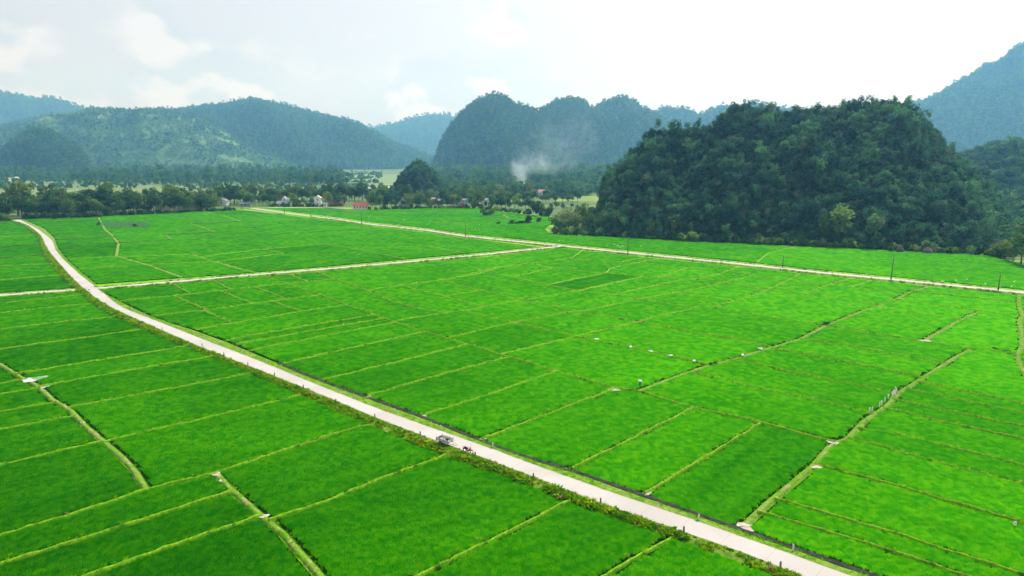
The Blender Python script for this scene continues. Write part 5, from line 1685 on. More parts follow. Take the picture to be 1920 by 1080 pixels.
house('white cottage among the trees between shed and smoke', (912, 383.5), (7, 5, 4.6), 0.1, M_WHITEWALL, M_GREYROOF, 1.6, 1, 2)
house('pink-tiled cottage just left of the smoke', (968, 366.5), (9, 6, 5.0), 0.1, M_CREAM, M_PINKTILE, 2.0, 1, 3)
house('blue sheet-roofed shed deep in the tree belt', (205, 398), (9, 5, 3.6), -0.3, M_GREYWALL, M_BLUEROOF, 1.4, 1, 3, 0.6, cat='shed', name='shed')

# yard wall before the long house
w0, w1, w2 = G(608, 391.2), G(650, 395.2), G(690, 394.2)
t = thing('yard_wall', 'low grey concrete yard wall before the long red-roofed house', 'wall')
for a, b_ in ((w0, w1), (w1, w2)):
    d = Vector(b_) - Vector(a); n = max(1, int(d.length / 3))
    for k in range(n):
        c = Vector(a) + d * ((k + 0.5) / n)
        MB().box((0, 0, 0.6), (d.length / n - 0.12, 0.15, 1.2)).build('panel', M_CONCRETE, t, loc=c, rz=math.atan2(d.y, d.x))
        MB().box((0, 0, 0.7), (0.25, 0.25, 1.45)).build('pier', M_CONCRETE, t, loc=Vector(a) + d * (k / n), rz=math.atan2(d.y, d.x))

# red flag by the columned house
t = thing('flag', 'small red flag on a thin pole beside the columned house', 'flag', G(607.5, 387.5))
MB().tube([(0, 0, 0), (0, 0, 9.6)], 0.05, 6).build('pole', M_FRAME, t)
MB().add([(0.05, 0, 9.5), (0.9, 0.1, 9.3), (1.6, -0.1, 9.4), (1.6, -0.1, 8.3), (0.9, 0.1, 8.2), (0.05, 0, 8.4), (0.05, 0.03, 9.5), (0.9, 0.13, 9.3), (1.6, -0.07, 9.4), (1.6, -0.07, 8.3), (0.9, 0.13, 8.2), (0.05, 0.03, 8.4)],
         [(0, 5, 4, 1), (1, 4, 3, 2), (6, 7, 10, 11), (7, 8, 9, 10), (0, 1, 7, 6), (1, 2, 8, 7), (3, 4, 10, 9), (4, 5, 11, 10), (2, 3, 9, 8), (5, 0, 6, 11)]).build('cloth', mat_plain('red_cloth', (0.62, 0.05, 0.03), 0.8, 0.1), t)

# ------------------------------------------------------------------ power poles
M_POLE = mat_plain('weathered_pole', (0.075, 0.075, 0.075), 0.9, 0.25, 2.0)
M_PALEPOLE = mat_plain('pale_concrete_pole', (0.45, 0.44, 0.42), 0.9, 0.15, 2.0)
M_STEEL = mat_plain('galvanised_steel', (0.22, 0.23, 0.24), 0.5, 0.15, 3.0, metal=0.6)
for px, py, ty, lab, extra, mt in [
    (533.5, 402, 378, 'power pole nearest the village on the straight road', 0, M_POLE), (678, 421.5, 397, 'power pole on the straight road below the long red-roofed house', 0, M_POLE),
    (872.8, 444.5, 416, 'power pole on the straight road just before the lane joins', 0, M_POLE), (1177, 477.5, 443.5, 'power pole carrying a drooping street lamp past the lane junction', 1, M_POLE),
    (1467, 504, 479.5, 'short power pole on the far side of the straight road', 0, M_POLE), (1670, 526, 481.5, 'tallest dark power pole, in front of the straw stacks', 0, M_POLE), (1871, 547, 515, 'power pole on the straight road nearest the frame edge', 0, M_POLE),
    (594.5, 389, 369, 'pale concrete pole in front of the columned house', 0, M_PALEPOLE), (682.5, 379, 362, 'thin pole rising behind the long red-roofed house', 0, M_PALEPOLE)]:
    g = G(px, py)
    h = AT(px, ty, g[1])[2]
    lean = Vector((0.35 if px in (1670,) else 0.1, 0, 0))
    t = thing('power_pole', lab, 'pole', g)
    MB().tube([(0, 0, -0.2), lean * 0.5 + Vector((0, 0, h / 2)), lean + Vector((0, 0, h))], [0.20, 0.17, 0.13], 8).build('shaft', mt, t, True)
    MB().box((lean.x, 0, h - 0.5), (0.9, 0.09, 0.10)).build('crossarm', M_STEEL, t)
    for s in (-0.35, 0.35):
        MB().tube([(lean.x + s, 0, h - 0.45), (lean.x + s, 0, h - 0.25)], [0.06, 0.035], 6).build('insulator', M_PALEPOLE, t)
    if extra:
        a = MB().tube([(0.1, 0, h - 1.0), (0.5, 0, h - 0.75), (0.85, 0, h - 0.85)], 0.045, 6).build('lamp_arm', M_STEEL, t)
        MB().blob((1.05, 0, h - 1.02), (0.42, 0.28, 0.18), 10, 6).build('lamp_head', M_POLE, t, True)

# ------------------------------------------------------------------ marker posts beside the main road
M_POST = mat_plain('whitewashed_post', (0.62, 0.60, 0.56), 0.9, 0.2, 6.0)
M_POSTCAP = mat_plain('faded_red_cap', (0.30, 0.12, 0.09), 0.9, 0.2, 6.0)
M_OLDPOST = mat_plain('mossy_grey_post', (0.20, 0.19, 0.16), 0.95, 0.3, 6.0)
ORD = ['first', 'second', 'third', 'fourth', 'fifth', 'sixth', 'seventh', 'eighth', 'ninth', 'tenth', 'eleventh', 'twelfth', 'thirteenth', 'fourteenth']
near_posts = [(304, 619), (379, 650), (420, 667), (465, 686), (515, 706), (569, 729), (630, 756), (703, 785), (788, 818), (891, 857), (1000, 898), (1126, 945), (1282, 999), (1463, 1066)]
far_posts = [(247, 581), (271, 593), (300, 604), (335, 617), (372, 630), (411, 646), (454, 664), (500, 681), (666, 748), (741, 774), (827, 806), (924, 840), (1310, 976), (1487, 1033)]
for side, posts, mt in (('near', near_posts, M_OLDPOST), ('far', far_posts, M_POST)):
    n = len(posts)
    for i, (px, py) in enumerate(posts):
        t = thing('marker_post', f'{"grey" if side == "near" else "white"} marker post on the main road, {side} verge, {ORD[n - 1 - i]} from lower frame edge', 'post', (*G(px, py, 0.3)[:2], 0.22), 0.5, f'{side} verge marker posts')
        MB().box((0, 0, 0.42), (0.17, 0.17, 0.84), taper=0.85).build('shaft', mt, t)
        MB().box((0, 0, 0.875), (0.15, 0.15, 0.07), taper=0.6).build('cap', M_POSTCAP if side == 'near' else mt, t)

# ------------------------------------------------------------------ straw stacks
M_STRAW = mat_plain('weathered_straw', (0.10, 0.095, 0.085), 0.98, 0.35, 2.5, bump=0.8)
for px, py, r0, h, lab in [(1687, 473, 1.5, 3.4, 'dark pointed straw stack beside the round bush'), (1739, 475, 2.0, 2.9, 'grey conical straw stack before the grey-green bush')]:
    t = thing('straw_stack', lab, 'straw stack', G(px, py))
    b = MB(); rr = random.Random(px); pr = [(1.0, 0), (1.08, 0.25), (0.92, 0.5), (0.55, 0.78), (0.12, 1.0)]
    V = [(r0 * a * (1 + rr.uniform(-0.14, 0.14)) * math.cos(k * 0.4488), r0 * a * (1 + rr.uniform(-0.14, 0.14)) * math.sin(k * 0.4488), h * z) for a, z in pr for k in range(14)]
    b.add(V, [(i * 14 + k, i * 14 + (k + 1) % 14, (i + 1) * 14 + (k + 1) % 14, (i + 1) * 14 + k) for i in range(4) for k in range(14)] + [tuple(range(56, 70))])
    b.build('straw', M_STRAW, t)
    MB().tube([(0, 0, h * 0.9), (0.05, 0, h * 1.14)], 0.05, 6).build('centre_pole', M_BARK, t)
for i, (px, py) in enumerate([(1764, 484.5), (1792, 487), (1802, 488), (1812, 488.5), (1822, 489), (1840, 491.5)]):
    shrub(0, G(px, py), 1.5, 'low dark weed clump on the terrace edge past the straw stacks', 'weed clumps past the straw stacks', 990 + i, zs=0.5)
for i, (px, py, lab) in enumerate([(1547, 611, 'dark weedy mound at the bend of the trodden path'), (1196, 604.5, 'dark weeds where four bunds meet'), (1331, 685, 'dark weed clump on the trodden path'), (1342, 683.5, 'smaller dark weed clump on the trodden path'), (1868, 658, 'dark weeds on the curved bund'), (1885, 662, 'dark weeds at the end of the curved bund')]):
    shrub(0, (*G(px, py)[:2], 0.2), (2.6, 1.5, 1.3, 1.0, 1.6, 1.6)[i], lab, None, 1100 + i, zs=0.5)

# ------------------------------------------------------------------ white sacks on the bunds
M_SACK = mat_plain('white_woven_sack', (0.80, 0.80, 0.79), 0.7, 0.06, 8.0)


def sack_mesh(seed):
    r = random.Random(seed)
    b = MB().blob((0, 0, 0.16), (0.46, 0.26, 0.17), 12, 7, jit=0.22, seed=seed)
    return b.mesh('bag', M_SACK, True)


for i, (px, py) in enumerate([(1118, 640.5), (1182, 655), (1221, 663.5), (1257, 671.5), (1301, 681.5)]):
    t = thing('sack', f'white sack on the thin straight bund, {ORD[i]} from the four-way bund corner', 'sack', (*G(px, py)[:2], 0.40), 0.3 + i, 'white sacks on the straight bund', 1.15)
    link('bag', sack_mesh(i), t)
    MB().tube([(0.42, 0, 0.18), (0.52, 0.02, 0.22), (0.60, 0.06, 0.26)], [0.10, 0.04, 0.09], 7).build('tied_neck', M_SACK, t)
for i, (px, py) in enumerate([(1392, 670.5), (1426, 658.5)]):
    t = thing('sack', ('white sack on the trodden path nearer the carrying person', 'white sack on the trodden path farther from the carrying person')[i], 'sack', (*G(px, py)[:2], 0.40), 1.1 + i, None, 1.2)
    link('bag', sack_mesh(10 + i), t)
    MB().tube([(0.42, 0, 0.18), (0.52, 0.02, 0.22), (0.60, 0.06, 0.26)], [0.10, 0.04, 0.09], 7).build('tied_neck', M_SACK, t)

# ------------------------------------------------------------------ bird-scaring rags on sticks
M_RAG = mat_leaf('white_plastic_rag', (0.80, 0.80, 0.80), (0.85, 0.85, 0.84), 0.55, 0.05, 0.0)
M_STICK = mat_plain('bamboo_stick', (0.30, 0.25, 0.13), 0.8, 0.2, 5.0)
rags = [(1683, 738, -0.45, 0.10), (1677, 743.5, -0.1, 0.26), (1673.5, 747, -0.15, 0.20), (1665, 751, -0.08, 0.20), (1659, 757, -0.12, 0.16), (1652, 764.5, 0.05, 0.16), (1648.5, 767.5, 0.06, 0.18), (1634, 775.5, -0.18, 0.10), (1629, 777, -0.1, 0.16)]
for i, (px, py, ln, w) in enumerate(rags):
    t = thing('rag_on_stick', f'white plastic rag on a stick by the bund path, {ORD[i]} from the upper end', 'rag', (*G(px, py)[:2], 0.15), 0.2 * i, 'row of white rags on sticks')
    h = 1.15
    MB().tube([(0, 0, 0), (ln * h, 0, h)], 0.018, 5).build('stick', M_STICK, t)
    r = random.Random(i)
    V = []
    for k in range(6):
        z = h * (1.0 - 0.16 * k); x = ln * z
        ww = w * (0.35 + 0.65 * math.sin(math.pi * min(1, (k + 0.6) / 5.5)))
        ww *= 1.5
        V += [(x - ww * 0.9, 0.05 * r.uniform(-1, 1), z), (x, 0.09, z + 0.03), (x + ww, 0.05 * r.uniform(-1, 1), z - 0.04), (x, -0.07, z)]
    F = [(k * 4 + j, k * 4 + (j + 1) % 4, k * 4 + 4 + (j + 1) % 4, k * 4 + 4 + j) for k in range(5) for j in range(4)] + [(3, 2, 1, 0), (20, 21, 22, 23)]
    MB().add(V, F).build('rag', M_RAG, t)
t = thing('plastic_sheet', 'torn white plastic square with a dark hole, on a stick in the rice', 'plastic sheet', (*G(1901, 993)[:2], 0.1), 0.2)
MB().tube([(0, 0, 0), (0, 0, 0.9)], 0.02, 5).build('stick', M_STICK, t)
MB().add([(-0.22, -0.03, 0.55), (0.10, -0.03, 0.45), (0.22, -0.03, 0.35), (0.22, -0.03, 0.95), (-0.12, -0.03, 0.98), (-0.22, 0.0, 0.55), (0.10, 0.0, 0.45), (0.22, 0.0, 0.35), (0.22, 0.0, 0.95), (-0.12, 0.0, 0.98)],
         [(0, 1, 2, 3, 4), (9, 8, 7, 6, 5), (0, 5, 6, 1), (1, 6, 7, 2), (2, 7, 8, 3), (3, 8, 9, 4), (4, 9, 5, 0)]).build('sheet', M_RAG, t)
MB().tube([(0.03, -0.045, 0.72), (0.03, -0.032, 0.72)], 0.07, 8).build('hole', M_GLASS, t)

# ------------------------------------------------------------------ white egrets
M_EGRET = mat_plain('white_feather', (0.85, 0.85, 0.84), 0.8, 0.04, 8.0)
M_BILL = mat_plain('yellow_bill', (0.55, 0.35, 0.06), 0.5, 0.1, 8.0)
M_LEG = mat_plain('black_leg', (0.03, 0.03, 0.03), 0.6, 0.1, 8.0)
body = MB()
body.tube([(-0.36, 0, 0.30), (-0.2, 0, 0.36), (0.0, 0, 0.42), (0.16, 0, 0.48), (0.24, 0, 0.56), (0.20, 0, 0.68), (0.22, 0, 0.78), (0.28, 0, 0.81), (0.34, 0, 0.80)], [0.02, 0.09, 0.135, 0.11, 0.055, 0.035, 0.035, 0.045, 0.02], 8)
EG_BODY = body.mesh('body', M_EGRET, True)
EG_BILL = MB().tube([(0.33, 0, 0.80), (0.48, 0, 0.77)], [0.016, 0.004], 5).mesh('bill', M_BILL)
EG_LEG = [MB().tube([(0.0, s * 0.05, 0.36), (-0.03, s * 0.05, 0.18), (0.0, s * 0.05, 0.0), (0.07, s * 0.05, -0.005)], [0.014, 0.011, 0.010, 0.008], 5).mesh('leg', M_LEG) for s in (-1, 1)]
EG = [('in the rice below the columned house', [(602, 406.5), (614, 407), (620, 408), (624, 410)]),
      ('in the rice before the long red-roofed house', [(684, 400), (692, 408.5), (706, 411.5), (692, 411)]),
      ('in the rice below the rocky knoll', [(757, 413.5), (760, 414.5), (811, 393), (818, 395), (834, 396), (842, 397)]),
      ('near the two spiky shrubs in the far paddy', [(871, 400), (880, 398.5), (889, 402), (902, 398)]),
      ('beside the pole before the lane junction', [(807, 417), (885, 432), (891, 432), (898, 432), (899, 424)]),
      ('on the far terrace near the dark bushes', [(949, 423), (961, 412), (1012, 406.5), (1034, 413), (1039, 412.3), (1026, 409.5), (1031, 409.8), (1043, 411)]),
      ('beside the junction of the lane and the straight road', [(1035, 455), (1048, 454), (1056, 454)]),
      ('in the flock beside the pole with the lamp', [(1138, 463), (1152, 461.5), (1157, 464), (1159.5, 464.3), (1163, 467), (1165.5, 464.5), (1168.5, 465), (1202, 464)]),
      ('beside the last pole near the frame edge', [(1847, 536), (1901, 532), (1896, 542), (1812.6, 527.5), (1792, 530)])]
for where, pts in EG:
    for px, py in pts:
        t = thing('egret', f'small white egret {where}', 'bird', (*G(px, py)[:2], 0.36), tr_rng.uniform(0, 6.28), f'egrets {where}', tr_rng.uniform(0.85, 1.15))
        link('body', EG_BODY, t); link('bill', EG_BILL, t)
        for l in EG_LEG: link('leg', l, t)

# ------------------------------------------------------------------ motorbike
M_BLACK = mat_plain('black_plastic', (0.012, 0.012, 0.013), 0.45, 0.2, 6.0, spec=0.5)
M_TYRE = mat_plain('tyre_rubber', (0.022, 0.022, 0.022), 0.9, 0.2, 6.0)
M_REDPAINT = mat_plain('red_bike_paint', (0.36, 0.015, 0.02), 0.3, 0.1, 4.0, spec=0.5)
M_CHROME = mat_plain('chrome', (0.60, 0.60, 0.60), 0.25, 0.08, 4.0, metal=0.9)
M_SILVER = mat_plain('silver_paint', (0.48, 0.49, 0.50), 0.4, 0.08, 4.0, metal=0.3)
M_LENS = mat_plain('lamp_lens', (0.65, 0.66, 0.66), 0.15, 0.05, 4.0)
M_TAIL = mat_plain('tail_lens', (0.45, 0.02, 0.02), 0.2, 0.05, 4.0)


def motorbike(label, loc, rz, lean=0.0):
    """step-through motorbike heading +X"""
    t = thing('motorbike', label, 'motorbike', loc, rz)
    t.rotation_euler = (lean, 0, rz)
    for x in (-0.60, 0.62):
        w = MB().torus((x, 0, 0.29), 0.245, 0.048, 'Y', 18, 7).build('wheel', M_TYRE, t, True)
        r = MB().torus((x, 0, 0.29), 0.19, 0.016, 'Y', 18, 5).tube([(x, -0.06, 0.29), (x, 0.06, 0.29)], 0.045, 8)
        r.build('rim', M_CHROME, w)
        s = MB()
        for k in range(8):
            a = k * math.pi / 4
            s.tube([(x, 0, 0.29), (x + 0.19 * math.cos(a), 0, 0.29 + 0.19 * math.sin(a))], 0.006, 4)
        s.build('spokes', M_CHROME, w)['kind'] = 'stuff'
    MB().tube([(-0.62, 0, 0.66), (-0.30, 0, 0.62), (-0.05, 0, 0.44), (0.25, 0, 0.42), (0.42, 0, 0.70)], [0.06, 0.10, 0.09, 0.06, 0.05], 8).build('frame', M_BLACK, t, True)
    MB().box((-0.06, 0, 0.34), (0.34, 0.20, 0.22)).tube([(0.0, 0.0, 0.36), (0.18, 0, 0.38)], 0.075, 8).build('engine', M_SILVER, t)
    MB().tube([(-0.02, -0.11, 0.26), (-0.35, -0.14, 0.27), (-0.78, -0.15, 0.33)], [0.025, 0.03, 0.045], 8).build('exhaust', M_CHROME, t, True)
    MB().tube([(-0.66, 0, 0.79), (-0.45, 0, 0.79), (-0.15, 0, 0.75), (0.05, 0, 0.70)], [0.07, 0.125, 0.125, 0.06], 10).build('seat', M_BLACK, t, True)
    for s in (-1, 1):
        MB().add([(-0.72, s * 0.10, 0.72), (-0.10, s * 0.12, 0.66), (-0.12, s * 0.13, 0.50), (-0.50, s * 0.13, 0.52), (-0.72, s * 0.07, 0.72), (-0.10, s * 0.09, 0.66), (-0.12, s * 0.10, 0.50), (-0.50, s * 0.10, 0.52)],
                 [(0, 1, 2, 3), (7, 6, 5, 4), (0, 4, 5, 1), (1, 5, 6, 2), (2, 6, 7, 3), (3, 7, 4, 0)]).build('side_panel', M_REDPAINT, t)
        MB().add([(0.30, s * 0.20, 0.82), (0.24, s * 0.24, 0.45), (0.34, s * 0.10, 0.34), (0.42, s * 0.06, 0.84), (0.28, s * 0.17, 0.82), (0.21, s * 0.21, 0.45), (0.31, s * 0.08, 0.34), (0.39, s * 0.04, 0.84)],
                 [(0, 1, 2, 3), (7, 6, 5, 4), (0, 4, 5, 1), (1, 5, 6, 2), (2, 6, 7, 3), (3, 7, 4, 0)]).build('leg_shield', M_REDPAINT, t)
        MB().tube([(0.62, s * 0.09, 0.29), (0.52, s * 0.09, 0.58), (0.42, s * 0.05, 0.84)], 0.022, 6).build('fork', M_CHROME, t)
        mr = MB().tube([(0.32, s * 0.26, 0.99), (0.33, s * 0.32, 1.16)], 0.008, 5).build('mirror', M_BLACK, t)
        MB().blob((0.33, s * 0.34, 1.20), (0.018, 0.06, 0.045), 8, 5).build('mirror_head', M_BLACK, mr, True)
        MB().tube([(-0.05, s * 0.12, 0.27), (-0.05, s * 0.24, 0.27)], 0.018, 6).build('footrest', M_BLACK, t)
        MB().blob((0.48, s * 0.15, 0.82), (0.03, 0.04, 0.025), 8, 5).build('indicator', mat_amber, t, True)
    MB().tube([(0.28, -0.36, 0.96), (0.36, -0.15, 1.00), (0.38, 0, 0.97), (0.36, 0.15, 1.00), (0.28, 0.36, 0.96)], 0.018, 6).build('handlebar', M_CHROME, t)
    for s in (-1, 1):
        MB().tube([(0.30, s * 0.27, 0.975), (0.27, s * 0.38, 0.955)], 0.025, 6).build('grip', M_BLACK, t)
    MB().blob((0.44, 0, 0.92), (0.11, 0.15, 0.10), 10, 6).build('head_cowl', M_REDPAINT, t, True)
    MB().blob((0.53, 0, 0.92), (0.035, 0.09, 0.065), 10, 6).build('headlight', M_LENS, t, True)
    MB().tube([(0.40, 0, 0.52), (0.60, 0, 0.60), (0.80, 0, 0.54), (0.90, 0, 0.42)], [0.06, 0.085, 0.08, 0.05], 8).build('front_mudguard', M_REDPAINT, t, True)
    MB().tube([(-0.62, 0, 0.66), (-0.82, 0, 0.58), (-0.92, 0, 0.44)], [0.09, 0.08, 0.05], 8).build('rear_mudguard', M_BLACK, t, True)
    MB().blob((-0.80, 0, 0.70), (0.05, 0.09, 0.05), 8, 5).build('tail_light', M_TAIL, t, True)
    c = MB()
    for s in (-0.11, 0, 0.11): c.tube([(-0.58, s, 0.90), (-0.92, s, 0.90)], 0.012, 5)
    c.tube([(-0.92, -0.12, 0.90), (-0.92, 0.12, 0.90)], 0.012, 5); c.tube([(-0.60, -0.12, 0.90), (-0.60, 0.12, 0.90)], 0.012, 5)
    c.tube([(-0.62, 0.1, 0.90), (-0.60, 0.1, 0.72)], 0.012, 5); c.tube([(-0.62, -0.1, 0.90), (-0.60, -0.1, 0.72)], 0.012, 5)
    c.build('rear_rack', M_CHROME, t)
    MB().tube([(-0.05, 0.10, 0.25), (-0.12, 0.32, 0.02)], 0.014, 5).build('kickstand', M_CHROME, t)
    return t


mat_amber = mat_plain('amber_lens', (0.55, 0.22, 0.02), 0.2, 0.05)
def road_heading(p):
    k = int(np.argmin(np.linalg.norm(ROAD_MID - np.array(p[:2]), axis=1)))
    d = ROAD_MID[min(k + 3, len(ROAD_MID) - 1)] - ROAD_MID[max(k - 3, 0)]
    return math.atan2(d[1], d[0])


pb = G(878, 849, ROAD_Z)
motorbike('dark motorbike with red leg shields parked on the road edge', (pb[0], pb[1], ROAD_Z), road_heading(pb) + 0.15, 0.08)

# ------------------------------------------------------------------ handcart
M_CARTWOOD = mat_plain('weathered_grey_boards', (0.50, 0.49, 0.47), 0.85, 0.18, 5.0)
M_CARTFRAME = mat_plain('dark_cart_frame', (0.07, 0.06, 0.055), 0.8, 0.2, 5.0)
pc = G(834, 832, ROAD_Z)
hd = road_heading(pc) + 0.05
t = thing('cart', 'empty grey slatted two-wheeled cart behind the motorbike', 'cart', (pc[0], pc[1], ROAD_Z - 0.02), hd)
LC, WC, ZC = 2.35, 1.25, 0.58
for k in range(7):
    MB().box((0, -WC / 2 + (k + 0.5) * WC / 7, ZC), (LC, WC / 7 - 0.02, 0.04)).build('floor_board', M_CARTWOOD, t)
for s in (-1, 1):
    for k in range(3):
        MB().box((0, s * WC / 2, ZC + 0.09 + k * 0.13), (LC, 0.03, 0.115)).build('side_board', M_CARTWOOD, t)
    for k in range(4):
        MB().box((-LC / 2 + 0.08 + k * (LC - 0.16) / 3, s * (WC / 2 + 0.04), ZC + 0.22), (0.06, 0.05, 0.66 if k in (0, 3) else 0.56)).build('stake', M_CARTFRAME, t)
    MB().box((0, s * 0.42, ZC - 0.08), (LC, 0.07, 0.11)).build('chassis_rail', M_CARTFRAME, t)
    w = MB().torus((-0.25, s * (WC / 2 + 0.12), 0.32), 0.26, 0.06, 'Y', 18, 7).build('wheel', M_TYRE, t, True)
    r = MB().torus((-0.25, s * (WC / 2 + 0.12), 0.32), 0.19, 0.02, 'Y', 16, 5)
    for k in range(6):
        a = k * math.pi / 3
        r.tube([(-0.25, s * (WC / 2 + 0.12), 0.32), (-0.25 + 0.19 * math.cos(a), s * (WC / 2 + 0.12), 0.32 + 0.19 * math.sin(a))], 0.014, 4)
    r.build('rim', M_STEEL, w)
for k in range(2):
    MB().box((-LC / 2, 0, ZC + 0.1 + k * 0.15), (0.03, WC, 0.12)).build('tail_board', M_CARTFRAME, t)
    MB().box((LC / 2, 0, ZC + 0.09 + k * 0.14), (0.03, WC, 0.11)).build('front_board', M_CARTWOOD, t)
MB().tube([(-0.25, -0.75, 0.32), (-0.25, 0.75, 0.32)], 0.035, 8).build('axle', M_STEEL, t)
for s in (-1, 1):
    MB().tube([(LC / 2 - 0.1, s * 0.42, ZC - 0.08), (LC / 2 + 0.6, s * 0.30, ZC - 0.12), (LC / 2 + 1.25, s * 0.10, ZC - 0.22)], 0.025, 6).build('drawbar', M_STEEL, t)
MB().tube([(LC / 2 + 0.55, 0, ZC - 0.14), (LC / 2 + 0.55, 0, 0.02)], 0.022, 6).build('prop_stand', M_STEEL, t)
c, s_ = math.cos(hd), math.sin(hd)
tx, ty = 0.25, 0.22
tt = thing('spare_tyre', 'black tyre lying on the floor of the cart', 'tyre', (pc[0] + c * tx - s_ * ty, pc[1] + s_ * tx + c * ty, ROAD_Z - 0.02 + ZC + 0.02), 0)
MB().torus((0, 0, 0.08), 0.20, 0.075, 'Z', 18, 8).build('rubber', M_TYRE, tt, True)
MB().torus((0, 0, 0.08), 0.13, 0.02, 'Z', 16, 5).build('bead', M_BLACK, tt, True)

# ------------------------------------------------------------------ people
M_SKIN = mat_plain('skin', (0.36, 0.20, 0.13), 0.6, 0.05, 4.0)
M_HAIR = mat_plain('black_hair', (0.012, 0.010, 0.009), 0.6, 0.2, 9.0)
M_DARKCLOTH = mat_plain('dark_cloth', (0.018, 0.022, 0.024), 0.9, 0.2, 6.0)
M_REDCLOTH = mat_plain('red_cloth_shirt', (0.40, 0.06, 0.05), 0.9, 0.15, 6.0)
M_HAT = mat_plain('palm_hat', (0.55, 0.47, 0.30), 0.9, 0.12, 8.0)


def person(label, loc, rz, joints, shirt, trousers, sleeves_to='elbow', hat=False, bare_feet=True):
    """one skinned surface grown over the joints; clothes follow as the surface colours of shirt, trousers and skin"""
    J = joints
    rad = {'pelvis': 0.145, 'waist': 0.125, 'chest': 0.155, 'neck0': 0.075, 'neck': 0.055, 'head0': 0.085, 'head1': 0.10, 'head2': 0.06}
    order, edges, R = [], [], []
    def add(nm, p, r, parent):
        order.append(Vector(p)); R.append(r); idx[nm] = len(order) - 1
        if parent: edges.append((idx[parent], idx[nm]))
    idx = {}
    add('pelvis', J['pelvis'], 0.145, None); add('waist', J['waist'], 0.125, 'pelvis'); add('chest', J['chest'], 0.15, 'waist'); add('neck0', J['neck'], 0.065, 'chest')
    hv = (Vector(J['head']) - Vector(J['neck'])).normalized()
    add('head0', Vector(J['neck']) + hv * 0.07, 0.062, 'neck0'); add('head1', Vector(J['head']), 0.098, 'head0'); add('head2', Vector(J['head']) + hv * 0.10, 0.06, 'head1')
    fwd = Vector((1, 0, 0))
    for s, k in ((1, 'l'), (-1, 'r')):
        add('sh' + k, Vector(J['chest']) + Vector((0, s * 0.18, 0.06)), 0.07, 'chest'); add('el' + k, J['elbow_' + k], 0.046, 'sh' + k); add('wr' + k, J['wrist_' + k], 0.030, 'el' + k)
        d = (Vector(J['wrist_' + k]) - Vector(J['elbow_' + k])).normalized()
        side = d.cross(Vector((0, 0, 1))); side = side.normalized() if side.length > 0.1 else Vector((0, 1, 0))
        up = side.cross(d)
        add('pm' + k, Vector(J['wrist_' + k]) + d * 0.055, 0.030, 'wr' + k)
        for q, (o, L) in enumerate(((-0.030, 0.075), (-0.010, 0.088), (0.010, 0.082), (0.028, 0.062))):
            b0 = Vector(J['wrist_' + k]) + d * 0.085 + side * o
            add(f'f{q}a' + k, b0, 0.0095, 'pm' + k); add(f'f{q}b' + k, b0 + d * L * 0.5 - up * 0.008, 0.009, f'f{q}a' + k); add(f'f{q}c' + k, b0 + d * L * 0.85 - up * 0.035, 0.0075, f'f{q}b' + k)
        th = Vector(J['wrist_' + k]) + d * 0.035 + side * (-0.040)
        add('ta' + k, th, 0.011, 'pm' + k); add('tb' + k, th + d * 0.04 - side * 0.022 - up * 0.01, 0.009, 'ta' + k)
        add('hp' + k, Vector(J['pelvis']) + Vector((0, s * 0.09, -0.04)), 0.10, 'pelvis'); add('kn' + k, J['knee_' + k], 0.065, 'hp' + k); add('an' + k, J['ankle_' + k], 0.042, 'kn' + k)
        fd = Vector(J.get('toe', (0.17, 0, -0.055)))
        add('ft' + k, Vector(J['ankle_' + k]) + fd, 0.032, 'an' + k)
    m = bpy.data.meshes.new('skeleton')
    m.from_pydata([tuple(v) for v in order], edges, [])
    o = bpy.data.objects.new('skeleton', m); C.objects.link(o)
    sk = o.modifiers.new('skin', 'SKIN')
    for i, r in enumerate(R):
        m.skin_vertices[0].data[i].radius = (r, r)
    m.skin_vertices[0].data[0].use_root = True
    ss = o.modifiers.new('sub', 'SUBSURF'); ss.levels = 1; ss.render_levels = 1
    dg = bpy.context.evaluated_depsgraph_get()
    em = bpy.data.meshes.new_from_object(o.evaluated_get(dg))
    C.objects.unlink(o)
    em.materials.clear()
    for mm in (M_SKIN, shirt, trousers): em.materials.append(mm)
    # clothing by the nearest limb joint
    names = list(idx); P = np.array([order[idx[n]] for n in names])
    cloth = [2 if n[:2] in ('hp', 'kn') or n == 'pelvis' or n[:2] == 'an' else (1 if n in ('waist', 'chest') or n[:2] in ('sh', 'el') else 0) for n in names]
    cen = np.zeros(len(em.polygons) * 3); em.polygons.foreach_get('center', cen); cen = cen.reshape(-1, 3)
    near = np.argmin(np.linalg.norm(cen[:, None] - P[None], axis=2), axis=1)
    em.polygons.foreach_set('material_index', np.array([cloth[q] for q in near], dtype=np.int32))
    em.polygons.foreach_set('use_smooth', np.ones(len(em.polygons), bool))
    t = thing('person', label, 'person', loc, rz)
    link('body', em, t)
    h = Vector(J['head'])
    MB().blob(h + hv * 0.035 + Vector((-0.02, 0, 0.02)), (0.112, 0.108, 0.10), 12, 7).build('hair', M_HAIR, t, True)
    for s in (1, -1):
        MB().blob(h + Vector((0.088, s * 0.035, 0.01)), (0.014, 0.016, 0.010), 6, 4).build('eye', M_HAIR, t)
        MB().blob(h + Vector((0.0, s * 0.10, -0.005)), (0.022, 0.012, 0.032), 6, 4).build('ear', M_SKIN, t)
    MB().blob(h + Vector((0.105, 0, -0.015)), (0.022, 0.014, 0.024), 6, 4).build('nose', M_SKIN, t)
    MB().blob(h + Vector((0.092, 0, -0.050)), (0.010, 0.026, 0.008), 6, 4).build('mouth', M_REDCLOTH, t)
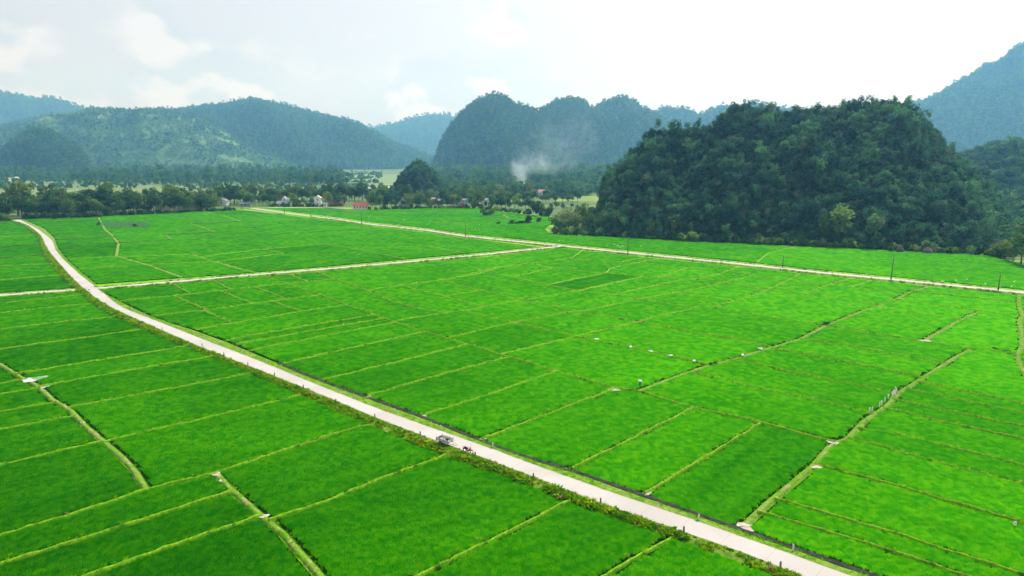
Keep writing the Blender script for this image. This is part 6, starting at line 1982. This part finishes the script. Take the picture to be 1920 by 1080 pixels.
    if hat:
        z = h.z + 0.06
        V = [(h.x, h.y, z + 0.20)] + [(h.x + 0.24 * math.cos(a * 0.3927), h.y + 0.24 * math.sin(a * 0.3927), z) for a in range(16)] + [(h.x, h.y, z + 0.18)]
        MB().add(V, [(0, 1 + a, 1 + (a + 1) % 16) for a in range(16)] + [(17, 1 + (a + 1) % 16, 1 + a) for a in range(16)]).build('hat', M_HAT, t)
    return t


# walking away up the path, bent under a white sack (faces +X in its own frame)
walk = dict(pelvis=(0, 0, 0.86), waist=(0.06, 0, 1.02), chest=(0.17, 0, 1.20), neck=(0.27, 0, 1.33), head=(0.37, 0, 1.42),
            elbow_l=(0.30, 0.27, 1.12), wrist_l=(0.22, 0.20, 1.34), elbow_r=(0.30, -0.27, 1.12), wrist_r=(0.22, -0.20, 1.34),
            knee_l=(0.20, 0.11, 0.47), ankle_l=(0.22, 0.11, 0.07), knee_r=(0.02, -0.11, 0.47), ankle_r=(-0.22, -0.11, 0.10))
pz = 0.42
pp_ = G(1199, 732.5)
rzp = math.radians(35)
person('person in dark clothes walking up the bund path bent under a white sack', (pp_[0], pp_[1], pz), rzp, walk, M_DARKCLOTH, M_DARKCLOTH)
t = thing('carried_sack', 'full white sack on the back of the walking person', 'sack', (pp_[0], pp_[1], pz), rzp)
MB().blob((0.06, 0, 1.46), (0.30, 0.42, 0.22), 14, 8, jit=0.12, seed=4).build('bag', M_SACK, t, True)
MB().tube([(0.06, -0.40, 1.46), (0.05, -0.50, 1.47), (0.05, -0.56, 1.50)], [0.12, 0.05, 0.10], 8).build('tied_neck', M_SACK, t)

stand = dict(pelvis=(0, 0, 0.88), waist=(0.0, 0, 1.04), chest=(0.01, 0, 1.24), neck=(0.0, 0, 1.40), head=(0.02, 0, 1.54), elbow_l=(-0.02, 0.26, 1.06), wrist_l=(0.06, 0.27, 0.83), elbow_r=(-0.02, -0.26, 1.06), wrist_r=(0.10, -0.25, 0.85),
             knee_l=(0.02, 0.10, 0.48), ankle_l=(0.0, 0.10, 0.07), knee_r=(0.02, -0.10, 0.48), ankle_r=(-0.02, -0.10, 0.07))
pr_ = G(1030.5, 417)
person('person in a red shirt standing among the egrets on the far terrace', (pr_[0], pr_[1], 0.3), 2.0, stand, M_REDCLOTH, M_DARKCLOTH)
pd_ = G(116, 423.5)
person('person in dark clothes standing in the rice behind the main road', (pd_[0], pd_[1], 0.25), -1.2, stand, M_DARKCLOTH, M_DARKCLOTH, hat=True)
# rider on the straight road
q0 = G(574, 406, ROAD_Z)
k = int(np.argmin(np.linalg.norm(FAR_L[0] - q0[:2], axis=1)))
d = FAR_L[0][k + 2] - FAR_L[0][k - 2]
ha = math.atan2(d[1], d[0])
q0 = np.array([*FAR_L[0][k], ROAD_Z])
motorbike('motorbike being ridden along the straight road towards the fields', tuple(q0), ha)
ride = dict(pelvis=(-0.25, 0, 0.93), waist=(-0.20, 0, 1.08), chest=(-0.12, 0, 1.28), neck=(-0.08, 0, 1.44), head=(-0.04, 0, 1.58), elbow_l=(0.08, 0.30, 1.14), wrist_l=(0.25, 0.31, 1.00), elbow_r=(0.08, -0.30, 1.14), wrist_r=(0.25, -0.31, 1.00),
            knee_l=(0.16, 0.20, 0.72), ankle_l=(0.0, 0.21, 0.34), knee_r=(0.16, -0.20, 0.72), ankle_r=(0.0, -0.21, 0.34))
person('rider in dark clothes on the distant motorbike', tuple(q0), ha, ride, M_DARKCLOTH, M_DARKCLOTH, hat=True)

# ------------------------------------------------------------------ smoke from a fire in the village
def build_smoke():
    g = G(985, 353)
    Y = g[1]
    t0 = AT(985, 352, Y); sc = Y / FPX
    # closed skin round the plume: rises, then drifts and spreads
    path = [(985, 356, 6), (982, 345, 12), (975, 328, 20), (978, 308, 32), (998, 290, 48), (1028, 274, 62), (1060, 262, 66), (1092, 252, 58), (1118, 244, 30)]
    b = MB()
    P_ = [AT(px, py, Y) for px, py, _ in path]
    b.tube(P_, [r * sc for _, _, r in path], 16)
    m = bpy.data.materials.new('wood_smoke'); m.use_nodes = True
    t = NT(m.node_tree); t.n.clear()
    tc = t.new('ShaderNodeTexCoord')
    pos = tc.outputs['Object']
    n1 = t.noise(pos, 0.055, 5.0, 0.6, 1.2)
    sep = t.new('ShaderNodeSeparateXYZ'); t.put(sep.inputs[0], pos)
    # thicker near the fire
    nearf = t.ramp(sep.outputs['Z'], float(P_[5][2]), float(P_[1][2]), 0.32, 2.4)
    # fade towards the skin of the plume by distance from its centre line (approximated by a bent axis)
    lowz = t.ramp(sep.outputs['Z'], float(P_[4][2]), float(P_[2][2]))
    dens = t.math('MULTIPLY', t.ramp(t.math('MULTIPLY_ADD', lowz, 0.16, n1), 0.42, 0.80), nearf)
    best = None
    for a, b_ in zip(P_, P_[1:]):
        A, B = Vector(a), Vector(b_)
        L2 = (B - A).length_squared
        va = t.new('ShaderNodeVectorMath', operation='SUBTRACT'); t.put(va.inputs[0], pos); va.inputs[1].default_value = A
        dt = t.new('ShaderNodeVectorMath', operation='DOT_PRODUCT'); t.put(dt.inputs[0], va.outputs[0]); dt.inputs[1].default_value = (B - A) / L2
        h = t.math('MULTIPLY', dt.outputs['Value'], 1.0, clamp=True)
        pv = t.new('ShaderNodeVectorMath', operation='SCALE'); pv.inputs[0].default_value = B - A; t.put(pv.inputs['Scale'], h)
        df = t.new('ShaderNodeVectorMath', operation='SUBTRACT'); t.put(df.inputs[0], va.outputs[0]); t.put(df.inputs[1], pv.outputs[0])
        ln = t.new('ShaderNodeVectorMath', operation='LENGTH'); t.put(ln.inputs[0], df.outputs[0])
        i = P_.index(a) if False else [k for k, q in enumerate(P_) if q is a][0]
        r0, r1 = path[i][2] * sc, path[i + 1][2] * sc
        rad = t.math('MULTIPLY_ADD', h, r1 - r0, r0)
        q = t.math('DIVIDE', ln.outputs['Value'], rad)
        best = q if best is None else t.math('MINIMUM', best, q)
    dens = t.math('MULTIPLY', dens, t.ramp(best, 0.95, 0.15))
    v = t.new('ShaderNodeVolumePrincipled', {'Color': (0.74, 0.90, 1.0), 'Density': t.math('MULTIPLY', dens, 0.027), 'Anisotropy': 0.2})
    out = t.new('ShaderNodeOutputMaterial')
    t.l.new(v.outputs[0], out.inputs['Volume'])
    m.cycles.volume_step_rate = 1.0
    tag(b.build('smoke', m), 'pale smoke drifting up from a fire behind the village', kind='stuff')


build_smoke()
